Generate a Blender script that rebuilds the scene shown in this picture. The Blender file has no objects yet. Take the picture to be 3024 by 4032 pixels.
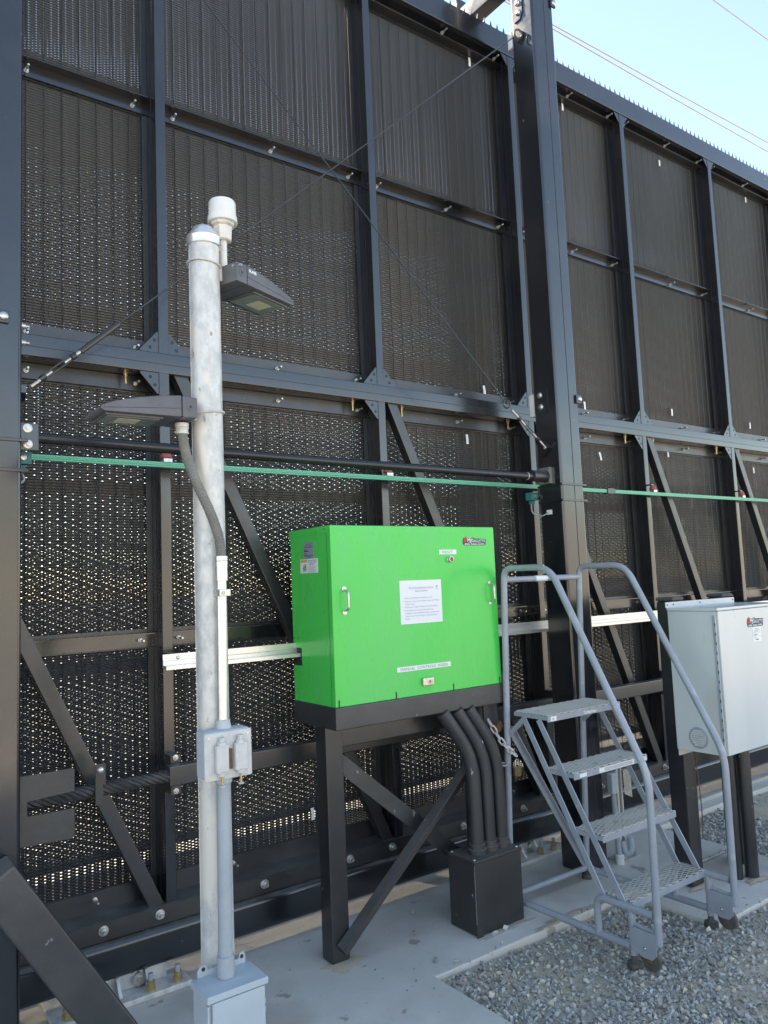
import bpy, bmesh, math, random
import numpy as np
from mathutils import Vector, Matrix

R = math.radians
sc = bpy.context.scene
COL = sc.collection
rnd = random.Random(7)
nrs = np.random.RandomState(11)

# ------------------------------------------------------------------ camera
cam = bpy.data.cameras.new('camera')
cam.sensor_fit = 'AUTO'
cam.sensor_width = 36.0
cam.lens = 27.05
cam.clip_start = 0.05
cam.clip_end = 3000
cam_o = bpy.data.objects.new('camera', cam)
COL.objects.link(cam_o)
YAW, PIT, ROL = R(36.25647), R(5.32885), R(-2.35716)
fw = Vector((math.sin(YAW) * math.cos(PIT), math.cos(YAW) * math.cos(PIT), math.sin(PIT)))
rt = Vector((math.cos(YAW), -math.sin(YAW), 0))
up = rt.cross(fw)
r2 = rt * math.cos(ROL) + up * math.sin(ROL)
u2 = up * math.cos(ROL) - rt * math.sin(ROL)
cam_o.matrix_world = Matrix(((r2.x, u2.x, -fw.x, 0), (r2.y, u2.y, -fw.y, 0), (r2.z, u2.z, -fw.z, 1.66), (0, 0, 0, 1)))
sc.camera = cam_o

# ------------------------------------------------------------------ sky, sun, exposure
SUN_EL, SUN_AZ = 44.0, -20.0            # azimuth from +Y towards +X: behind the gate
world = bpy.data.worlds.new('World')
sc.world = world
world.use_nodes = True
wn = world.node_tree
for n in list(wn.nodes):
    wn.nodes.remove(n)
sky = wn.nodes.new('ShaderNodeTexSky')
sky.sky_type = 'NISHITA'
sky.sun_disc = False
sky.sun_elevation = R(SUN_EL)
sky.sun_rotation = R(SUN_AZ)
sky.altitude = 50
sky.air_density = 1.0
sky.dust_density = 0.0
sky.ozone_density = 1.6
bg = wn.nodes.new('ShaderNodeBackground')
bg.inputs[1].default_value = 0.11
wo = wn.nodes.new('ShaderNodeOutputWorld')
wn.links.new(sky.outputs[0], bg.inputs[0])
wn.links.new(bg.outputs[0], wo.inputs[0])

sun = bpy.data.lights.new('sun', 'SUN')
sun.energy = 4.1
sun.angle = R(0.53)
sun.color = (1.0, 0.95, 0.87)
sun_o = bpy.data.objects.new('sun', sun)
COL.objects.link(sun_o)
sd = Vector((math.sin(R(SUN_AZ)) * math.cos(R(SUN_EL)), math.cos(R(SUN_AZ)) * math.cos(R(SUN_EL)), math.sin(R(SUN_EL))))
sun_o.rotation_euler = sd.to_track_quat('Z', 'Y').to_euler()
sun_o.location = (2, 30, 24)

sc.view_settings.view_transform = 'Standard'
sc.view_settings.look = 'None'
sc.view_settings.exposure = 2.22
sc.view_settings.use_white_balance = True
sc.view_settings.white_balance_temperature = 8100
sc.view_settings.white_balance_tint = 10
sc.view_settings.gamma = 1.0
sc.view_settings.use_curve_mapping = False
sc.cycles.max_bounces = 6
sc.cycles.diffuse_bounces = 3
sc.cycles.glossy_bounces = 3
sc.cycles.sample_clamp_indirect = 8.0
sc.cycles.use_denoising = True

# ------------------------------------------------------------------ materials
MATS = {}


def mat(name, c1, c2=None, scale=6.0, rough=0.5, rvar=0.1, metal=0.0, bump=0.0, bscale=60.0, detail=5.0,
        dust=None, dust_amt=0.0, spots=None, spot_scale=30.0, spot_th=0.68, stretch=None, spec=0.5, coat=0.0, c3=None, c3_scale=1.2,
        c3_th=0.55, objrand=0.0, specks=None):
    if name in MATS:
        return MATS[name]
    m = bpy.data.materials.new(name)
    m.use_nodes = True
    nt = m.node_tree
    nd = nt.nodes
    L = nt.links.new
    b = nd['Principled BSDF']
    b.inputs['Metallic'].default_value = metal
    b.inputs['Specular IOR Level'].default_value = spec
    b.inputs['Coat Weight'].default_value = coat
    b.inputs['Coat Roughness'].default_value = 0.12
    tc = nd.new('ShaderNodeNewGeometry')
    src = tc.outputs['Position']
    if stretch:
        mp = nd.new('ShaderNodeMapping')
        mp.inputs['Scale'].default_value = stretch
        L(src, mp.inputs['Vector'])
        src = mp.outputs[0]

    def noise(s, d=detail, ro=0.6):
        n = nd.new('ShaderNodeTexNoise')
        n.inputs['Scale'].default_value = s
        n.inputs['Detail'].default_value = d
        n.inputs['Roughness'].default_value = ro
        L(src, n.inputs['Vector'])
        return n

    def ramp(sock, lo, hi):
        r = nd.new('ShaderNodeMapRange')
        r.inputs['From Min'].default_value = lo
        r.inputs['From Max'].default_value = hi
        r.interpolation_type = 'SMOOTHSTEP'
        L(sock, r.inputs['Value'])
        return r.outputs[0]

    def mix(fac, a, c):
        x = nd.new('ShaderNodeMix')
        x.data_type = 'RGBA'
        L(fac, x.inputs[0])
        for s, v in ((6, a), (7, c)):
            if isinstance(v, tuple):
                x.inputs[s].default_value = (*v, 1)
            else:
                L(v, x.inputs[s])
        return x.outputs[2]
    c2 = c2 or tuple(v * 0.8 for v in c1)
    n1 = noise(scale)
    col = mix(ramp(n1.outputs[0], 0.3, 0.7), c1, c2)
    if c3:
        col = mix(ramp(noise(c3_scale, 3).outputs[0], c3_th, c3_th + 0.14), col, c3)
    if spots:
        col = mix(ramp(noise(spot_scale, 3, 0.5).outputs[0], spot_th, spot_th + 0.05), col, spots)
    if specks:
        col = mix(ramp(noise(55.0, 2, 0.5).outputs[0], 0.70, 0.74), col, specks)
    if objrand:
        oi = nd.new('ShaderNodeObjectInfo')
        mr = nd.new('ShaderNodeMapRange')
        mr.inputs['To Min'].default_value = 1 - objrand
        mr.inputs['To Max'].default_value = 1 + objrand
        L(oi.outputs['Random'], mr.inputs['Value'])
        vm = nd.new('ShaderNodeVectorMath')
        vm.operation = 'SCALE'
        L(col, vm.inputs[0])
        L(mr.outputs[0], vm.inputs['Scale'])
        col = vm.outputs[0]
    if dust:
        sx = nd.new('ShaderNodeSeparateXYZ')
        L(tc.outputs['Normal'], sx.inputs[0])
        f = ramp(sx.outputs[2], 0.45, 0.95)
        mu = nd.new('ShaderNodeMath')
        mu.operation = 'MULTIPLY'
        L(f, mu.inputs[0])
        nn = ramp(noise(9.0).outputs[0], 0.25, 0.75)
        ad = nd.new('ShaderNodeMath')
        ad.operation = 'MULTIPLY_ADD'
        L(nn, ad.inputs[0])
        ad.inputs[1].default_value = 0.6 * dust_amt
        ad.inputs[2].default_value = 0.4 * dust_amt
        L(ad.outputs[0], mu.inputs[1])
        col = mix(mu.outputs[0], col, dust)
    L(col, b.inputs['Base Color'])
    rr = nd.new('ShaderNodeMapRange')
    rr.inputs['To Min'].default_value = max(0.03, rough - rvar)
    rr.inputs['To Max'].default_value = min(1, rough + rvar)
    L(noise(scale * 2.3).outputs[0], rr.inputs['Value'])
    L(rr.outputs[0], b.inputs['Roughness'])
    if bump:
        bp = nd.new('ShaderNodeBump')
        bp.inputs['Strength'].default_value = bump
        bp.inputs['Distance'].default_value = 0.004
        L(noise(bscale).outputs[0], bp.inputs['Height'])
        L(bp.outputs[0], b.inputs['Normal'])
    MATS[name] = m
    return m


BLACK = mat('black_paint', (0.009, 0.0105, 0.0145), (0.015, 0.0165, 0.020), scale=3.0, rough=0.2, rvar=0.12, spec=0.8, coat=0.25, bump=0.06, bscale=7,
            dust=(0.17, 0.155, 0.135), dust_amt=0.75, spots=(0.17, 0.17, 0.17), spot_scale=26, spot_th=0.745, c3=(0.022, 0.022, 0.024), c3_scale=1.4, c3_th=0.53)
BLACKDULL = mat('dull_black_paint', (0.013, 0.014, 0.017), (0.023, 0.023, 0.025), scale=5.0, rough=0.38, rvar=0.14, spec=0.8, coat=0.2, bump=0.12, bscale=40,
                dust=(0.15, 0.14, 0.125), dust_amt=0.75, spots=(0.3, 0.29, 0.28), spot_scale=34, spot_th=0.74, c3=(0.034, 0.033, 0.032), c3_scale=2.0, c3_th=0.55)
CHIPPED = mat('chipped_black_paint', (0.016, 0.0165, 0.019), (0.027, 0.027, 0.028), scale=6.0, rough=0.5, rvar=0.12, spec=0.8, bump=0.1, bscale=40,
              dust=(0.15, 0.14, 0.125), dust_amt=0.6, spots=(0.62, 0.61, 0.58), spot_scale=19, spot_th=0.705, stretch=(1, 1, 0.45))
MESHM = mat('black_mesh_coating', (0.031, 0.034, 0.040), (0.047, 0.050, 0.056), scale=1.1, rough=0.40, rvar=0.1, spec=0.7, c3=(0.062, 0.063, 0.066), c3_scale=0.8, c3_th=0.5,
            stretch=(1, 1, 0.35), dust=(0.14, 0.125, 0.11), dust_amt=0.5, objrand=0.22)
BLACKPIPE = mat('gloss_black_pipe', (0.014, 0.014, 0.016), (0.022, 0.022, 0.024), scale=4, rough=0.2, rvar=0.08)
SCUFFED = mat('scuffed_black', (0.020, 0.021, 0.024), (0.042, 0.042, 0.044), scale=5, rough=0.46, spec=0.9, rvar=0.1, bump=0.15, bscale=50,
              dust=(0.2, 0.18, 0.16), dust_amt=0.8, spots=(0.28, 0.27, 0.27), spot_scale=14, spot_th=0.7)
GALV = mat('galvanised_steel', (0.68, 0.67, 0.64), (0.47, 0.475, 0.47), scale=34, rough=0.44, rvar=0.16, metal=0.2, bump=0.15, bscale=90, detail=9,
           stretch=(1, 1, 0.55), c3=(0.72, 0.66, 0.585), c3_scale=7.0, c3_th=0.5, spots=(0.31, 0.30, 0.285), spot_scale=30, spot_th=0.665)
ALU = mat('aluminium', (0.80, 0.785, 0.76), (0.66, 0.65, 0.63), scale=5, rough=0.34, rvar=0.1, metal=0.75, stretch=(0.25, 4, 4))
STEEL = mat('zinc_steel', (0.66, 0.65, 0.62), (0.5, 0.49, 0.47), scale=60, rough=0.32, metal=0.85)
BRASSY = mat('yellow_zinc', (0.62, 0.48, 0.24), (0.45, 0.34, 0.17), scale=50, rough=0.35, metal=0.8)
GREEN = mat('green_enamel', (0.024, 0.58, 0.085), (0.034, 0.62, 0.105), scale=2.2, rough=0.28, rvar=0.09, bump=0.05, bscale=3.5, coat=0.15, spec=0.45, stretch=(1.6, 1.6, 0.5),
            c3=(0.045, 0.58, 0.12), c3_scale=1.6, c3_th=0.52, spots=(0.08, 0.52, 0.15), spot_scale=22, spot_th=0.72)
LADDER = mat('blue_grey_paint', (0.335, 0.36, 0.405), (0.28, 0.305, 0.345), scale=7, rough=0.34, rvar=0.1, c3=(0.40, 0.415, 0.44), c3_scale=9, c3_th=0.58,
             dust=(0.36, 0.33, 0.29), dust_amt=0.4, spots=(0.26, 0.15, 0.085), spot_scale=15, spot_th=0.72)
TREAD = mat('worn_tread_paint', (0.52, 0.51, 0.48), (0.50, 0.46, 0.39), scale=9, rough=0.5, spots=(0.38, 0.30, 0.22), spot_scale=15, spot_th=0.66)
CABINET = mat('light_grey_enamel', (0.62, 0.645, 0.645), (0.575, 0.60, 0.60), scale=2.0, rough=0.3, rvar=0.07, bump=0.05, bscale=3.5, coat=0.25, stretch=(1.5, 1.5, 0.4), c3=(0.58, 0.585, 0.565), c3_scale=3, c3_th=0.55)
SWITCHGREY = mat('cast_grey_paint', (0.50, 0.54, 0.57), (0.43, 0.47, 0.50), scale=20, rough=0.5, dust=(0.5, 0.47, 0.43), dust_amt=0.3)
COVERGREY = mat('cast_cover', (0.60, 0.585, 0.57), (0.52, 0.51, 0.50), scale=30, rough=0.5)
BOXGREY = mat('galvanised_box_paint', (0.47, 0.52, 0.56), (0.41, 0.46, 0.50), scale=6, rough=0.42, spots=(0.42, 0.22, 0.07), spot_scale=11, spot_th=0.73)
CONDUITGREY = mat('grey_conduit', (0.36, 0.40, 0.43), (0.31, 0.345, 0.37), scale=10, rough=0.45)
FLEX = mat('flex_conduit', (0.23, 0.225, 0.20), (0.18, 0.175, 0.155), scale=20, rough=0.5)
LAMPM = mat('bronze_grey_housing', (0.115, 0.115, 0.13), (0.09, 0.09, 0.10), scale=12, rough=0.45, rvar=0.08)
WHITEP = mat('white_plastic', (0.74, 0.735, 0.70), (0.66, 0.65, 0.62), scale=16, rough=0.4)
PAPER = mat('white_paper', (0.80, 0.81, 0.84), (0.77, 0.78, 0.81), scale=3, rough=0.5, coat=0.3)
LABELW = mat('white_label', (0.80, 0.82, 0.80), (0.76, 0.78, 0.77), scale=8, rough=0.45)
SILVERL = mat('silver_label', (0.36, 0.42, 0.48), (0.32, 0.38, 0.44), scale=8, rough=0.35, metal=0.3)
INK = mat('black_ink', (0.03, 0.03, 0.035), rough=0.6)
INKGREY = mat('grey_ink', (0.16, 0.16, 0.18), rough=0.6)
INKRED = mat('red_ink', (0.62, 0.035, 0.05), rough=0.5)
INKYEL = mat('yellow_ink', (0.80, 0.60, 0.12), rough=0.5)
INKBLUE = mat('blue_ink', (0.33, 0.46, 0.60), rough=0.5)
REDINS = mat('red_insulator', (0.42, 0.085, 0.075), (0.32, 0.06, 0.055), scale=30, rough=0.5)
GREENBAR = mat('green_pvc', (0.11, 0.46, 0.285), (0.13, 0.51, 0.32), scale=3, rough=0.4, stretch=(0.2, 3, 3))
TEAL = mat('teal_plastic', (0.035, 0.21, 0.21), (0.03, 0.17, 0.175), scale=20, rough=0.5)
RUBBER = mat('dark_rubber', (0.06, 0.058, 0.056), (0.12, 0.105, 0.09), scale=20, rough=0.75)
CHAINM = mat('galvanised_chain', (0.66, 0.64, 0.63), (0.52, 0.47, 0.44), scale=30, rough=0.45, metal=0.3)
BRASS = mat('aged_brass', (0.22, 0.165, 0.085), (0.15, 0.11, 0.06), scale=40, rough=0.45, metal=0.6)
ROPE = mat('wire_rope', (0.030, 0.029, 0.030), (0.055, 0.05, 0.048), scale=20, rough=0.5)
GLASS = mat('lamp_lens', (0.20, 0.23, 0.20), (0.23, 0.26, 0.22), scale=10, rough=0.15)
LED = mat('led_board', (0.66, 0.60, 0.40), (0.6, 0.55, 0.38), scale=30, rough=0.4)
WIREM = mat('overhead_cable', (0.34, 0.18, 0.18), rough=0.6)
RUST = mat('rusty_steel', (0.22, 0.11, 0.055), (0.13, 0.075, 0.045), scale=30, rough=0.75)
TAGM = mat('manila_tag', (0.58, 0.53, 0.43), (0.52, 0.48, 0.39), scale=12, rough=0.7)
CONCRETE = mat('concrete', (0.68, 0.635, 0.575), (0.53, 0.49, 0.43), scale=1.6, rough=0.82, rvar=0.08, bump=0.35, bscale=60, detail=12,
               c3=(0.47, 0.425, 0.365), c3_scale=1.1, c3_th=0.53, spots=(0.34, 0.30, 0.25), spot_scale=6.5, spot_th=0.66, specks=(0.30, 0.27, 0.23))
CONCRETE2 = mat('pale_concrete', (0.52, 0.49, 0.44), (0.38, 0.36, 0.32), scale=3, rough=0.85, bump=0.2, bscale=80)
DIRT = mat('dirt', (0.56, 0.455, 0.33), (0.47, 0.385, 0.285), scale=3.5, rough=0.95, rvar=0.03, bump=0.6, bscale=130, detail=9,
           c3=(0.42, 0.37, 0.30), c3_scale=2.0, c3_th=0.48)
YARD = mat('yard_dirt', (0.45, 0.415, 0.37), (0.39, 0.365, 0.33), scale=0.8, rough=0.95, bump=0.4, bscale=60)
ASPHALT = mat('asphalt', (0.055, 0.054, 0.052), (0.075, 0.072, 0.068), scale=8, rough=0.9, bump=0.4, bscale=140)
GRASSG = mat('dry_grass_ground', (0.38, 0.355, 0.30), (0.33, 0.315, 0.265), scale=2, rough=0.95, bump=0.5, bscale=60)


def gravel_mat():
    m = bpy.data.materials.new('gravel_stone')
    m.use_nodes = True
    nt = m.node_tree
    b = nt.nodes['Principled BSDF']
    b.inputs['Roughness'].default_value = 0.85
    a = nt.nodes.new('ShaderNodeAttribute')
    a.attribute_name = 'tint'
    rp = nt.nodes.new('ShaderNodeValToRGB')
    e = rp.color_ramp.elements
    e[0].position = 0.0
    e[0].color = (0.25, 0.235, 0.21, 1)
    e[1].position = 1.0
    e[1].color = (0.80, 0.72, 0.60, 1)
    for p, c in ((0.3, (0.38, 0.36, 0.325, 1)), (0.6, (0.49, 0.47, 0.43, 1)), (0.82, (0.62, 0.595, 0.545, 1)), (0.9, (0.54, 0.43, 0.31, 1))):
        x = e.new(p)
        x.color = c
    n = nt.nodes.new('ShaderNodeTexNoise')
    n.inputs['Scale'].default_value = 160
    g = nt.nodes.new('ShaderNodeNewGeometry')
    nt.links.new(g.outputs['Position'], n.inputs['Vector'])
    mx = nt.nodes.new('ShaderNodeMix')
    mx.data_type = 'RGBA'
    mx.blend_type = 'MULTIPLY'
    mx.inputs[0].default_value = 0.35
    nt.links.new(a.outputs['Fac'], rp.inputs[0])
    nt.links.new(rp.outputs[0], mx.inputs[6])
    nt.links.new(n.outputs[0], mx.inputs[7])
    gm = nt.nodes.new('ShaderNodeBrightContrast')
    gm.inputs[1].default_value = 0.02
    nt.links.new(mx.outputs[2], gm.inputs[0])
    nt.links.new(gm.outputs[0], b.inputs['Base Color'])
    return m


GRAVEL = gravel_mat()


# ------------------------------------------------------------------ mesh helpers
class MB:
    def __init__(self):
        self.v = []
        self.f = []

    def add(self, vs, fs):
        k = len(self.v)
        self.v += [tuple(p) for p in vs]
        self.f += [tuple(i + k for i in q) for q in fs]
        return self

    def box(self, x0, x1, y0, y1, z0, z1):
        return self.add([(x0, y0, z0), (x1, y0, z0), (x1, y1, z0), (x0, y1, z0), (x0, y0, z1), (x1, y0, z1), (x1, y1, z1), (x0, y1, z1)],
                        [(0, 3, 2, 1), (4, 5, 6, 7), (0, 1, 5, 4), (1, 2, 6, 5), (2, 3, 7, 6), (3, 0, 4, 7)])

    def obox(self, c, ax, ay, az):
        """box from centre and three half-axis vectors"""
        c, ax, ay, az = Vector(c), Vector(ax), Vector(ay), Vector(az)
        vs = [c + sx * ax + sy * ay + sz * az for sz in (-1, 1) for sx, sy in ((-1, -1), (1, -1), (1, 1), (-1, 1))]
        fs = [(0, 3, 2, 1), (4, 5, 6, 7), (0, 1, 5, 4), (1, 2, 6, 5), (2, 3, 7, 6), (3, 0, 4, 7)]
        if ax.cross(ay).dot(az) < 0:
            fs = [q[::-1] for q in fs]
        return self.add(vs, fs)

    def bar(self, p, q, w, t, side=(0, 1, 0)):
        """bar from p to q: t is the thickness along side, w the width across"""
        p, q = Vector(p), Vector(q)
        d = q - p
        s = Vector(side)
        s = (s - d.normalized() * s.dot(d.normalized())).normalized()
        w_ax = d.cross(s).normalized()
        return self.obox((p + q) / 2, d / 2, s * (t / 2), w_ax * (w / 2))

    def prism(self, pts, a, b, axis='y'):
        """polygon pts in the plane across axis, from a to b. axis y: pts are (x,z); x: (y,z); z: (x,y)"""
        n = len(pts)

        def P(u, w, t):
            return {'y': (u, t, w), 'x': (t, u, w), 'z': (u, w, t)}[axis]
        vs = [P(u, w, a) for u, w in pts] + [P(u, w, b) for u, w in pts]
        fs = [tuple(range(n)), tuple(range(2 * n - 1, n - 1, -1))]
        for i in range(n):
            j = (i + 1) % n
            fs.append((j, i, i + n, j + n))
        return self.add(vs, fs)

    def tube(self, path, r, n=10, cap=True, closed=False):
        P = [Vector(p) for p in path]
        m = len(P)
        rs = r if isinstance(r, (list, tuple)) else [r] * m
        T = []
        for i in range(m):
            a = P[(i - 1) % m] if (closed or i > 0) else P[i]
            b = P[(i + 1) % m] if (closed or i < m - 1) else P[i]
            T.append((b - a).normalized())
        up_ = Vector((0, 0, 1)) if abs(T[0].z) < 0.9 else Vector((1, 0, 0))
        N = (up_ - T[0] * up_.dot(T[0])).normalized()
        vs = []
        for i in range(m):
            N = (N - T[i] * N.dot(T[i])).normalized()
            B = T[i].cross(N)
            for k in range(n):
                a = 2 * math.pi * k / n
                vs.append(P[i] + (N * math.cos(a) + B * math.sin(a)) * rs[i])
        fs = []
        for i in range(m if closed else m - 1):
            i2 = (i + 1) % m
            for k in range(n):
                k2 = (k + 1) % n
                fs.append((i * n + k, i * n + k2, i2 * n + k2, i2 * n + k))
        if cap and not closed:
            fs.append(tuple(range(n - 1, -1, -1)))
            fs.append(tuple((m - 1) * n + k for k in range(n)))
        return self.add(vs, fs)

    def cyl(self, p, q, r, n=16):
        return self.tube([p, q], r, n)

    def lathe(self, c, prof, n=24, axis=(0, 0, 1)):
        """profile of (radius, height) about axis through c"""
        az = Vector(axis).normalized()
        t = Vector((1, 0, 0)) if abs(az.x) < 0.9 else Vector((0, 1, 0))
        ax = (t - az * t.dot(az)).normalized()
        ay = az.cross(ax)
        c = Vector(c)
        vs = []
        for r_, h in prof:
            for k in range(n):
                a = 2 * math.pi * k / n
                vs.append(c + az * h + (ax * math.cos(a) + ay * math.sin(a)) * max(r_, 1e-5))
        fs = []
        for i in range(len(prof) - 1):
            for k in range(n):
                k2 = (k + 1) % n
                fs.append((i * n + k, i * n + k2, (i + 1) * n + k2, (i + 1) * n + k))
        fs.append(tuple(range(n - 1, -1, -1)))
        fs.append(tuple((len(prof) - 1) * n + k for k in range(n)))
        return self.add(vs, fs)

    def mesh(self, name, m, off=(0, 0, 0), bevel=0.0, smooth=False, seg=2):
        me = bpy.data.meshes.new(name)
        ox, oy, oz = off
        me.from_pydata([(x - ox, y - oy, z - oz) for x, y, z in self.v], [], self.f)
        if bevel:
            bm = bmesh.new()
            bm.from_mesh(me)
            bmesh.ops.remove_doubles(bm, verts=bm.verts, dist=1e-5)
            ed = [e for e in bm.edges if len(e.link_faces) == 2 and e.calc_face_angle(0) > 0.6]
            bmesh.ops.bevel(bm, geom=ed, offset=bevel, segments=seg, affect='EDGES', profile=0.5, clamp_overlap=True)
            bm.to_mesh(me)
            bm.free()
        me.materials.append(m)
        me.validate()
        if smooth or bevel:
            me.shade_smooth()
            me.set_sharp_from_angle(angle=R(38))
        me.update()
        return me

    def build(self, name, m, parent=None, bevel=0.0, smooth=False, kind=None, label=None, seg=2):
        off = tuple(base_of(parent)) if parent else (0, 0, 0)
        o = bpy.data.objects.new(name, self.mesh(name, m, off, bevel, smooth, seg))
        COL.objects.link(o)
        o.parent = parent
        if bevel:
            wm = o.modifiers.new('weighted_normal', 'WEIGHTED_NORMAL')
            wm.keep_sharp = True
        if kind:
            o['kind'] = kind
        if label:
            o['label'] = label
        return o


def base_of(o):
    v = Vector((0, 0, 0))
    while o:
        v = v + o.location
        o = o.parent
    return v


def put(name, me, parent, loc, rot=(0, 0, 0), scale=(1, 1, 1), kind=None):
    """a part that shares mesh data with its likes; loc is in world coordinates"""
    o = bpy.data.objects.new(name, me)
    COL.objects.link(o)
    o.parent = parent
    b = base_of(parent)
    o.location = (loc[0] - b[0], loc[1] - b[1], loc[2] - b[2])
    o.rotation_euler = rot
    o.scale = scale
    if kind:
        o['kind'] = kind
    return o


def thing(name, label, cat, loc=(0, 0, 0), group=None):
    o = bpy.data.objects.new(name, None)
    o.empty_display_size = 0.1
    COL.objects.link(o)
    o.location = loc
    o['label'] = label
    o['category'] = cat
    if group:
        o['group'] = group
    return o


def tag(o, label, cat, group=None):
    o['label'] = label
    o['category'] = cat
    if group:
        o['group'] = group
    return o


def struct(o):
    o['kind'] = 'structure'
    return o


def rounded(path, rad, n=6):
    """round the corners of a polyline"""
    P = [Vector(p) for p in path]
    out = [P[0]]
    for i in range(1, len(P) - 1):
        a, b, c = P[i - 1], P[i], P[i + 1]
        d1, d2 = (a - b), (c - b)
        k = min(rad, d1.length * 0.49, d2.length * 0.49)
        s, e = b + d1.normalized() * k, b + d2.normalized() * k
        for j in range(n + 1):
            t = j / n
            out.append((1 - t) ** 2 * s + 2 * t * (1 - t) * b + t * t * e)
    out.append(P[-1])
    return out


def text_verts(s, size, align='LEFT', bold=False, spacing=1.0):
    cu = bpy.data.curves.new('t', 'FONT')
    cu.body = s
    cu.size = size
    cu.align_x = align
    cu.resolution_u = 2
    cu.space_character = spacing
    if bold:
        cu.offset = size * 0.03
    o = bpy.data.objects.new('t', cu)
    COL.objects.link(o)
    dg = bpy.context.evaluated_depsgraph_get()
    me = bpy.data.meshes.new_from_object(o.evaluated_get(dg))
    vs = [tuple(v.co) for v in me.vertices]
    fs = [tuple(p.vertices) for p in me.polygons]
    bpy.data.objects.remove(o)
    bpy.data.curves.remove(cu)
    bpy.data.meshes.remove(me)
    return vs, fs


def lettering(mb, s, org, ux, uz, size, width=None, align='LEFT', bold=False, sq=1.0):
    """flat letters: ux along the line, uz up; width fits the line to that length"""
    vs, fs = text_verts(s, size, 'LEFT', bold)
    if not vs:
        return mb
    x0 = min(v[0] for v in vs)
    x1 = max(v[0] for v in vs)
    k = sq if width is None else width / (x1 - x0)
    w = (x1 - x0) * k
    sh = {'LEFT': 0, 'CENTER': -w / 2, 'RIGHT': -w}[align]
    org, ux, uz = Vector(org), Vector(ux), Vector(uz)
    mb.add([org + ux * ((v[0] - x0) * k + sh) + uz * v[1] for v in vs], fs)
    return mb


XX, YY, ZZ = Vector((1, 0, 0)), Vector((0, 1, 0)), Vector((0, 0, 1))

# ================================================================== SETTING
m = MB()
m.add([(-300, -300, -0.06), (300, -300, -0.06), (300, 300, -0.06), (-300, 300, -0.06)], [(0, 1, 2, 3)])
struct(m.build('ground', YARD))
# near ground between the slabs: gently uneven
NX, NY = 60, 44
vs, fs = [], []
for j in range(NY + 1):
    for i in range(NX + 1):
        x, y = 2.0 + 10.0 * i / NX, -3.0 + 6.35 * j / NY
        z = -0.034 + 0.010 * math.sin(x * 3.1 + y * 1.7) * math.sin(y * 2.3 - x * 0.7)
        vs.append((x, y, z))
for j in range(NY):
    for i in range(NX):
        k = j * (NX + 1) + i
        fs.append((k, k + 1, k + NX + 2, k + NX + 1))
struct(MB().add(vs, fs).build('gravel_bed_ground', DIRT, smooth=True))

slab = [(-7, -4.0), (2.135, -4.0), (2.135, 2.675), (4.465, 2.675), (4.465, 3.205), (15, 3.205), (15, 3.92), (-7, 3.92)]
struct(MB().prism(slab, -0.14, 0.0, 'z').build('concrete_pavement', CONCRETE, bevel=0.008))
struct(MB().box(3.46, 4.468, 2.18, 2.664, -0.14, -0.004).build('cabinet_slab_pavement', CONCRETE, bevel=0.008))
struct(MB().box(-7, 15, 3.60, 3.919, 0.0005, 0.045).build('track_kerb', CONCRETE2, bevel=0.006))
struct(MB().box(3.9, 15, 3.30, 3.345, 0.0005, 0.03).build('guide_kerb', CONCRETE2, bevel=0.004))
struct(MB().box(-60, 90, 3.93, 4.97, -0.2, -0.022).build('fence_line_ground', DIRT))
struct(MB().box(-60, 90, 4.975, 5.23, -0.2, -0.02).build('pale_sunlit_ground', CONCRETE2))  # pale ground strip; colour lightened to brighten the sunlit band below the fence
struct(MB().box(-200, 250, 5.235, 290, -0.2, -0.022).build('verge_ground', GRASSG))
# dry hills behind the viewer, lit by the sun
vs, fs = [], []
HN, HM = 60, 14
for j in range(HM + 1):
    for i in range(HN + 1):
        x = -280 + 560 * i / HN
        t = j / HM
        y = -45 - 240 * t
        h = (34 + 9 * math.sin(x * 0.021 + 1.0) + 6 * math.sin(x * 0.053 + 0.3)) * (t ** 0.8) * (1 + 0.12 * math.sin(x * 0.09 + t * 7))
        vs.append((x, y, h - 0.07))
for j in range(HM):
    for i in range(HN):
        k = j * (HN + 1) + i
        fs.append((k, k + HN + 1, k + HN + 2, k + 1))
struct(MB().add(vs, fs).build('hills', GRASSG, smooth=True))

# ================================================================== GATE
VX = [-8.50, -7.28, -6.06, -4.845, -3.63, -2.41, -1.195, 0.02, 1.238, 2.484, 3.688, 4.897, 6.112, 7.325, 8.54, 9.755, 10.97, 12.19, 13.4]
VW = 0.05
YF = 3.40
gate = thing('sliding_gate', 'tall black steel sliding gate with mesh infill and spiked top rail', 'gate', (3.7, 3.45, 0.0))
x0g, x1g = VX[0], VX[-1] + VW
for x in VX:
    MB().box(x, x + VW, YF, YF + 0.185, 0.31, 5.20).build('stile', BLACK, gate, bevel=0.005)
MB().box(x0g, x1g, YF - 0.004, YF + 0.106, 5.2005, 5.355).build('top_rail', BLACK, gate, bevel=0.007)
MB().box(x0g, x1g, YF - 0.003, YF + 0.097, 2.672, 2.768).build('middle_rail', BLACK, gate, bevel=0.006)
MB().box(x0g, x1g, YF - 0.035, YF + 0.125, 0.088, 0.238).build('bottom_beam', BLACK, gate, bevel=0.028, seg=4)
MB().box(x0g, x1g, YF - 0.003, YF + 0.095, 0.2385, 0.309).build('lower_rail', BLACKDULL, gate, bevel=0.005)
MB().prism([(YF - 0.012, 0.3095), (YF + 0.13, 0.3095), (YF + 0.13, 0.405), (YF + 0.118, 0.405), (YF + 0.118, 0.321), (YF - 0.012, 0.321)], x0g, x1g, 'x').build('sill_angle', BLACKDULL, gate)

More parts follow.
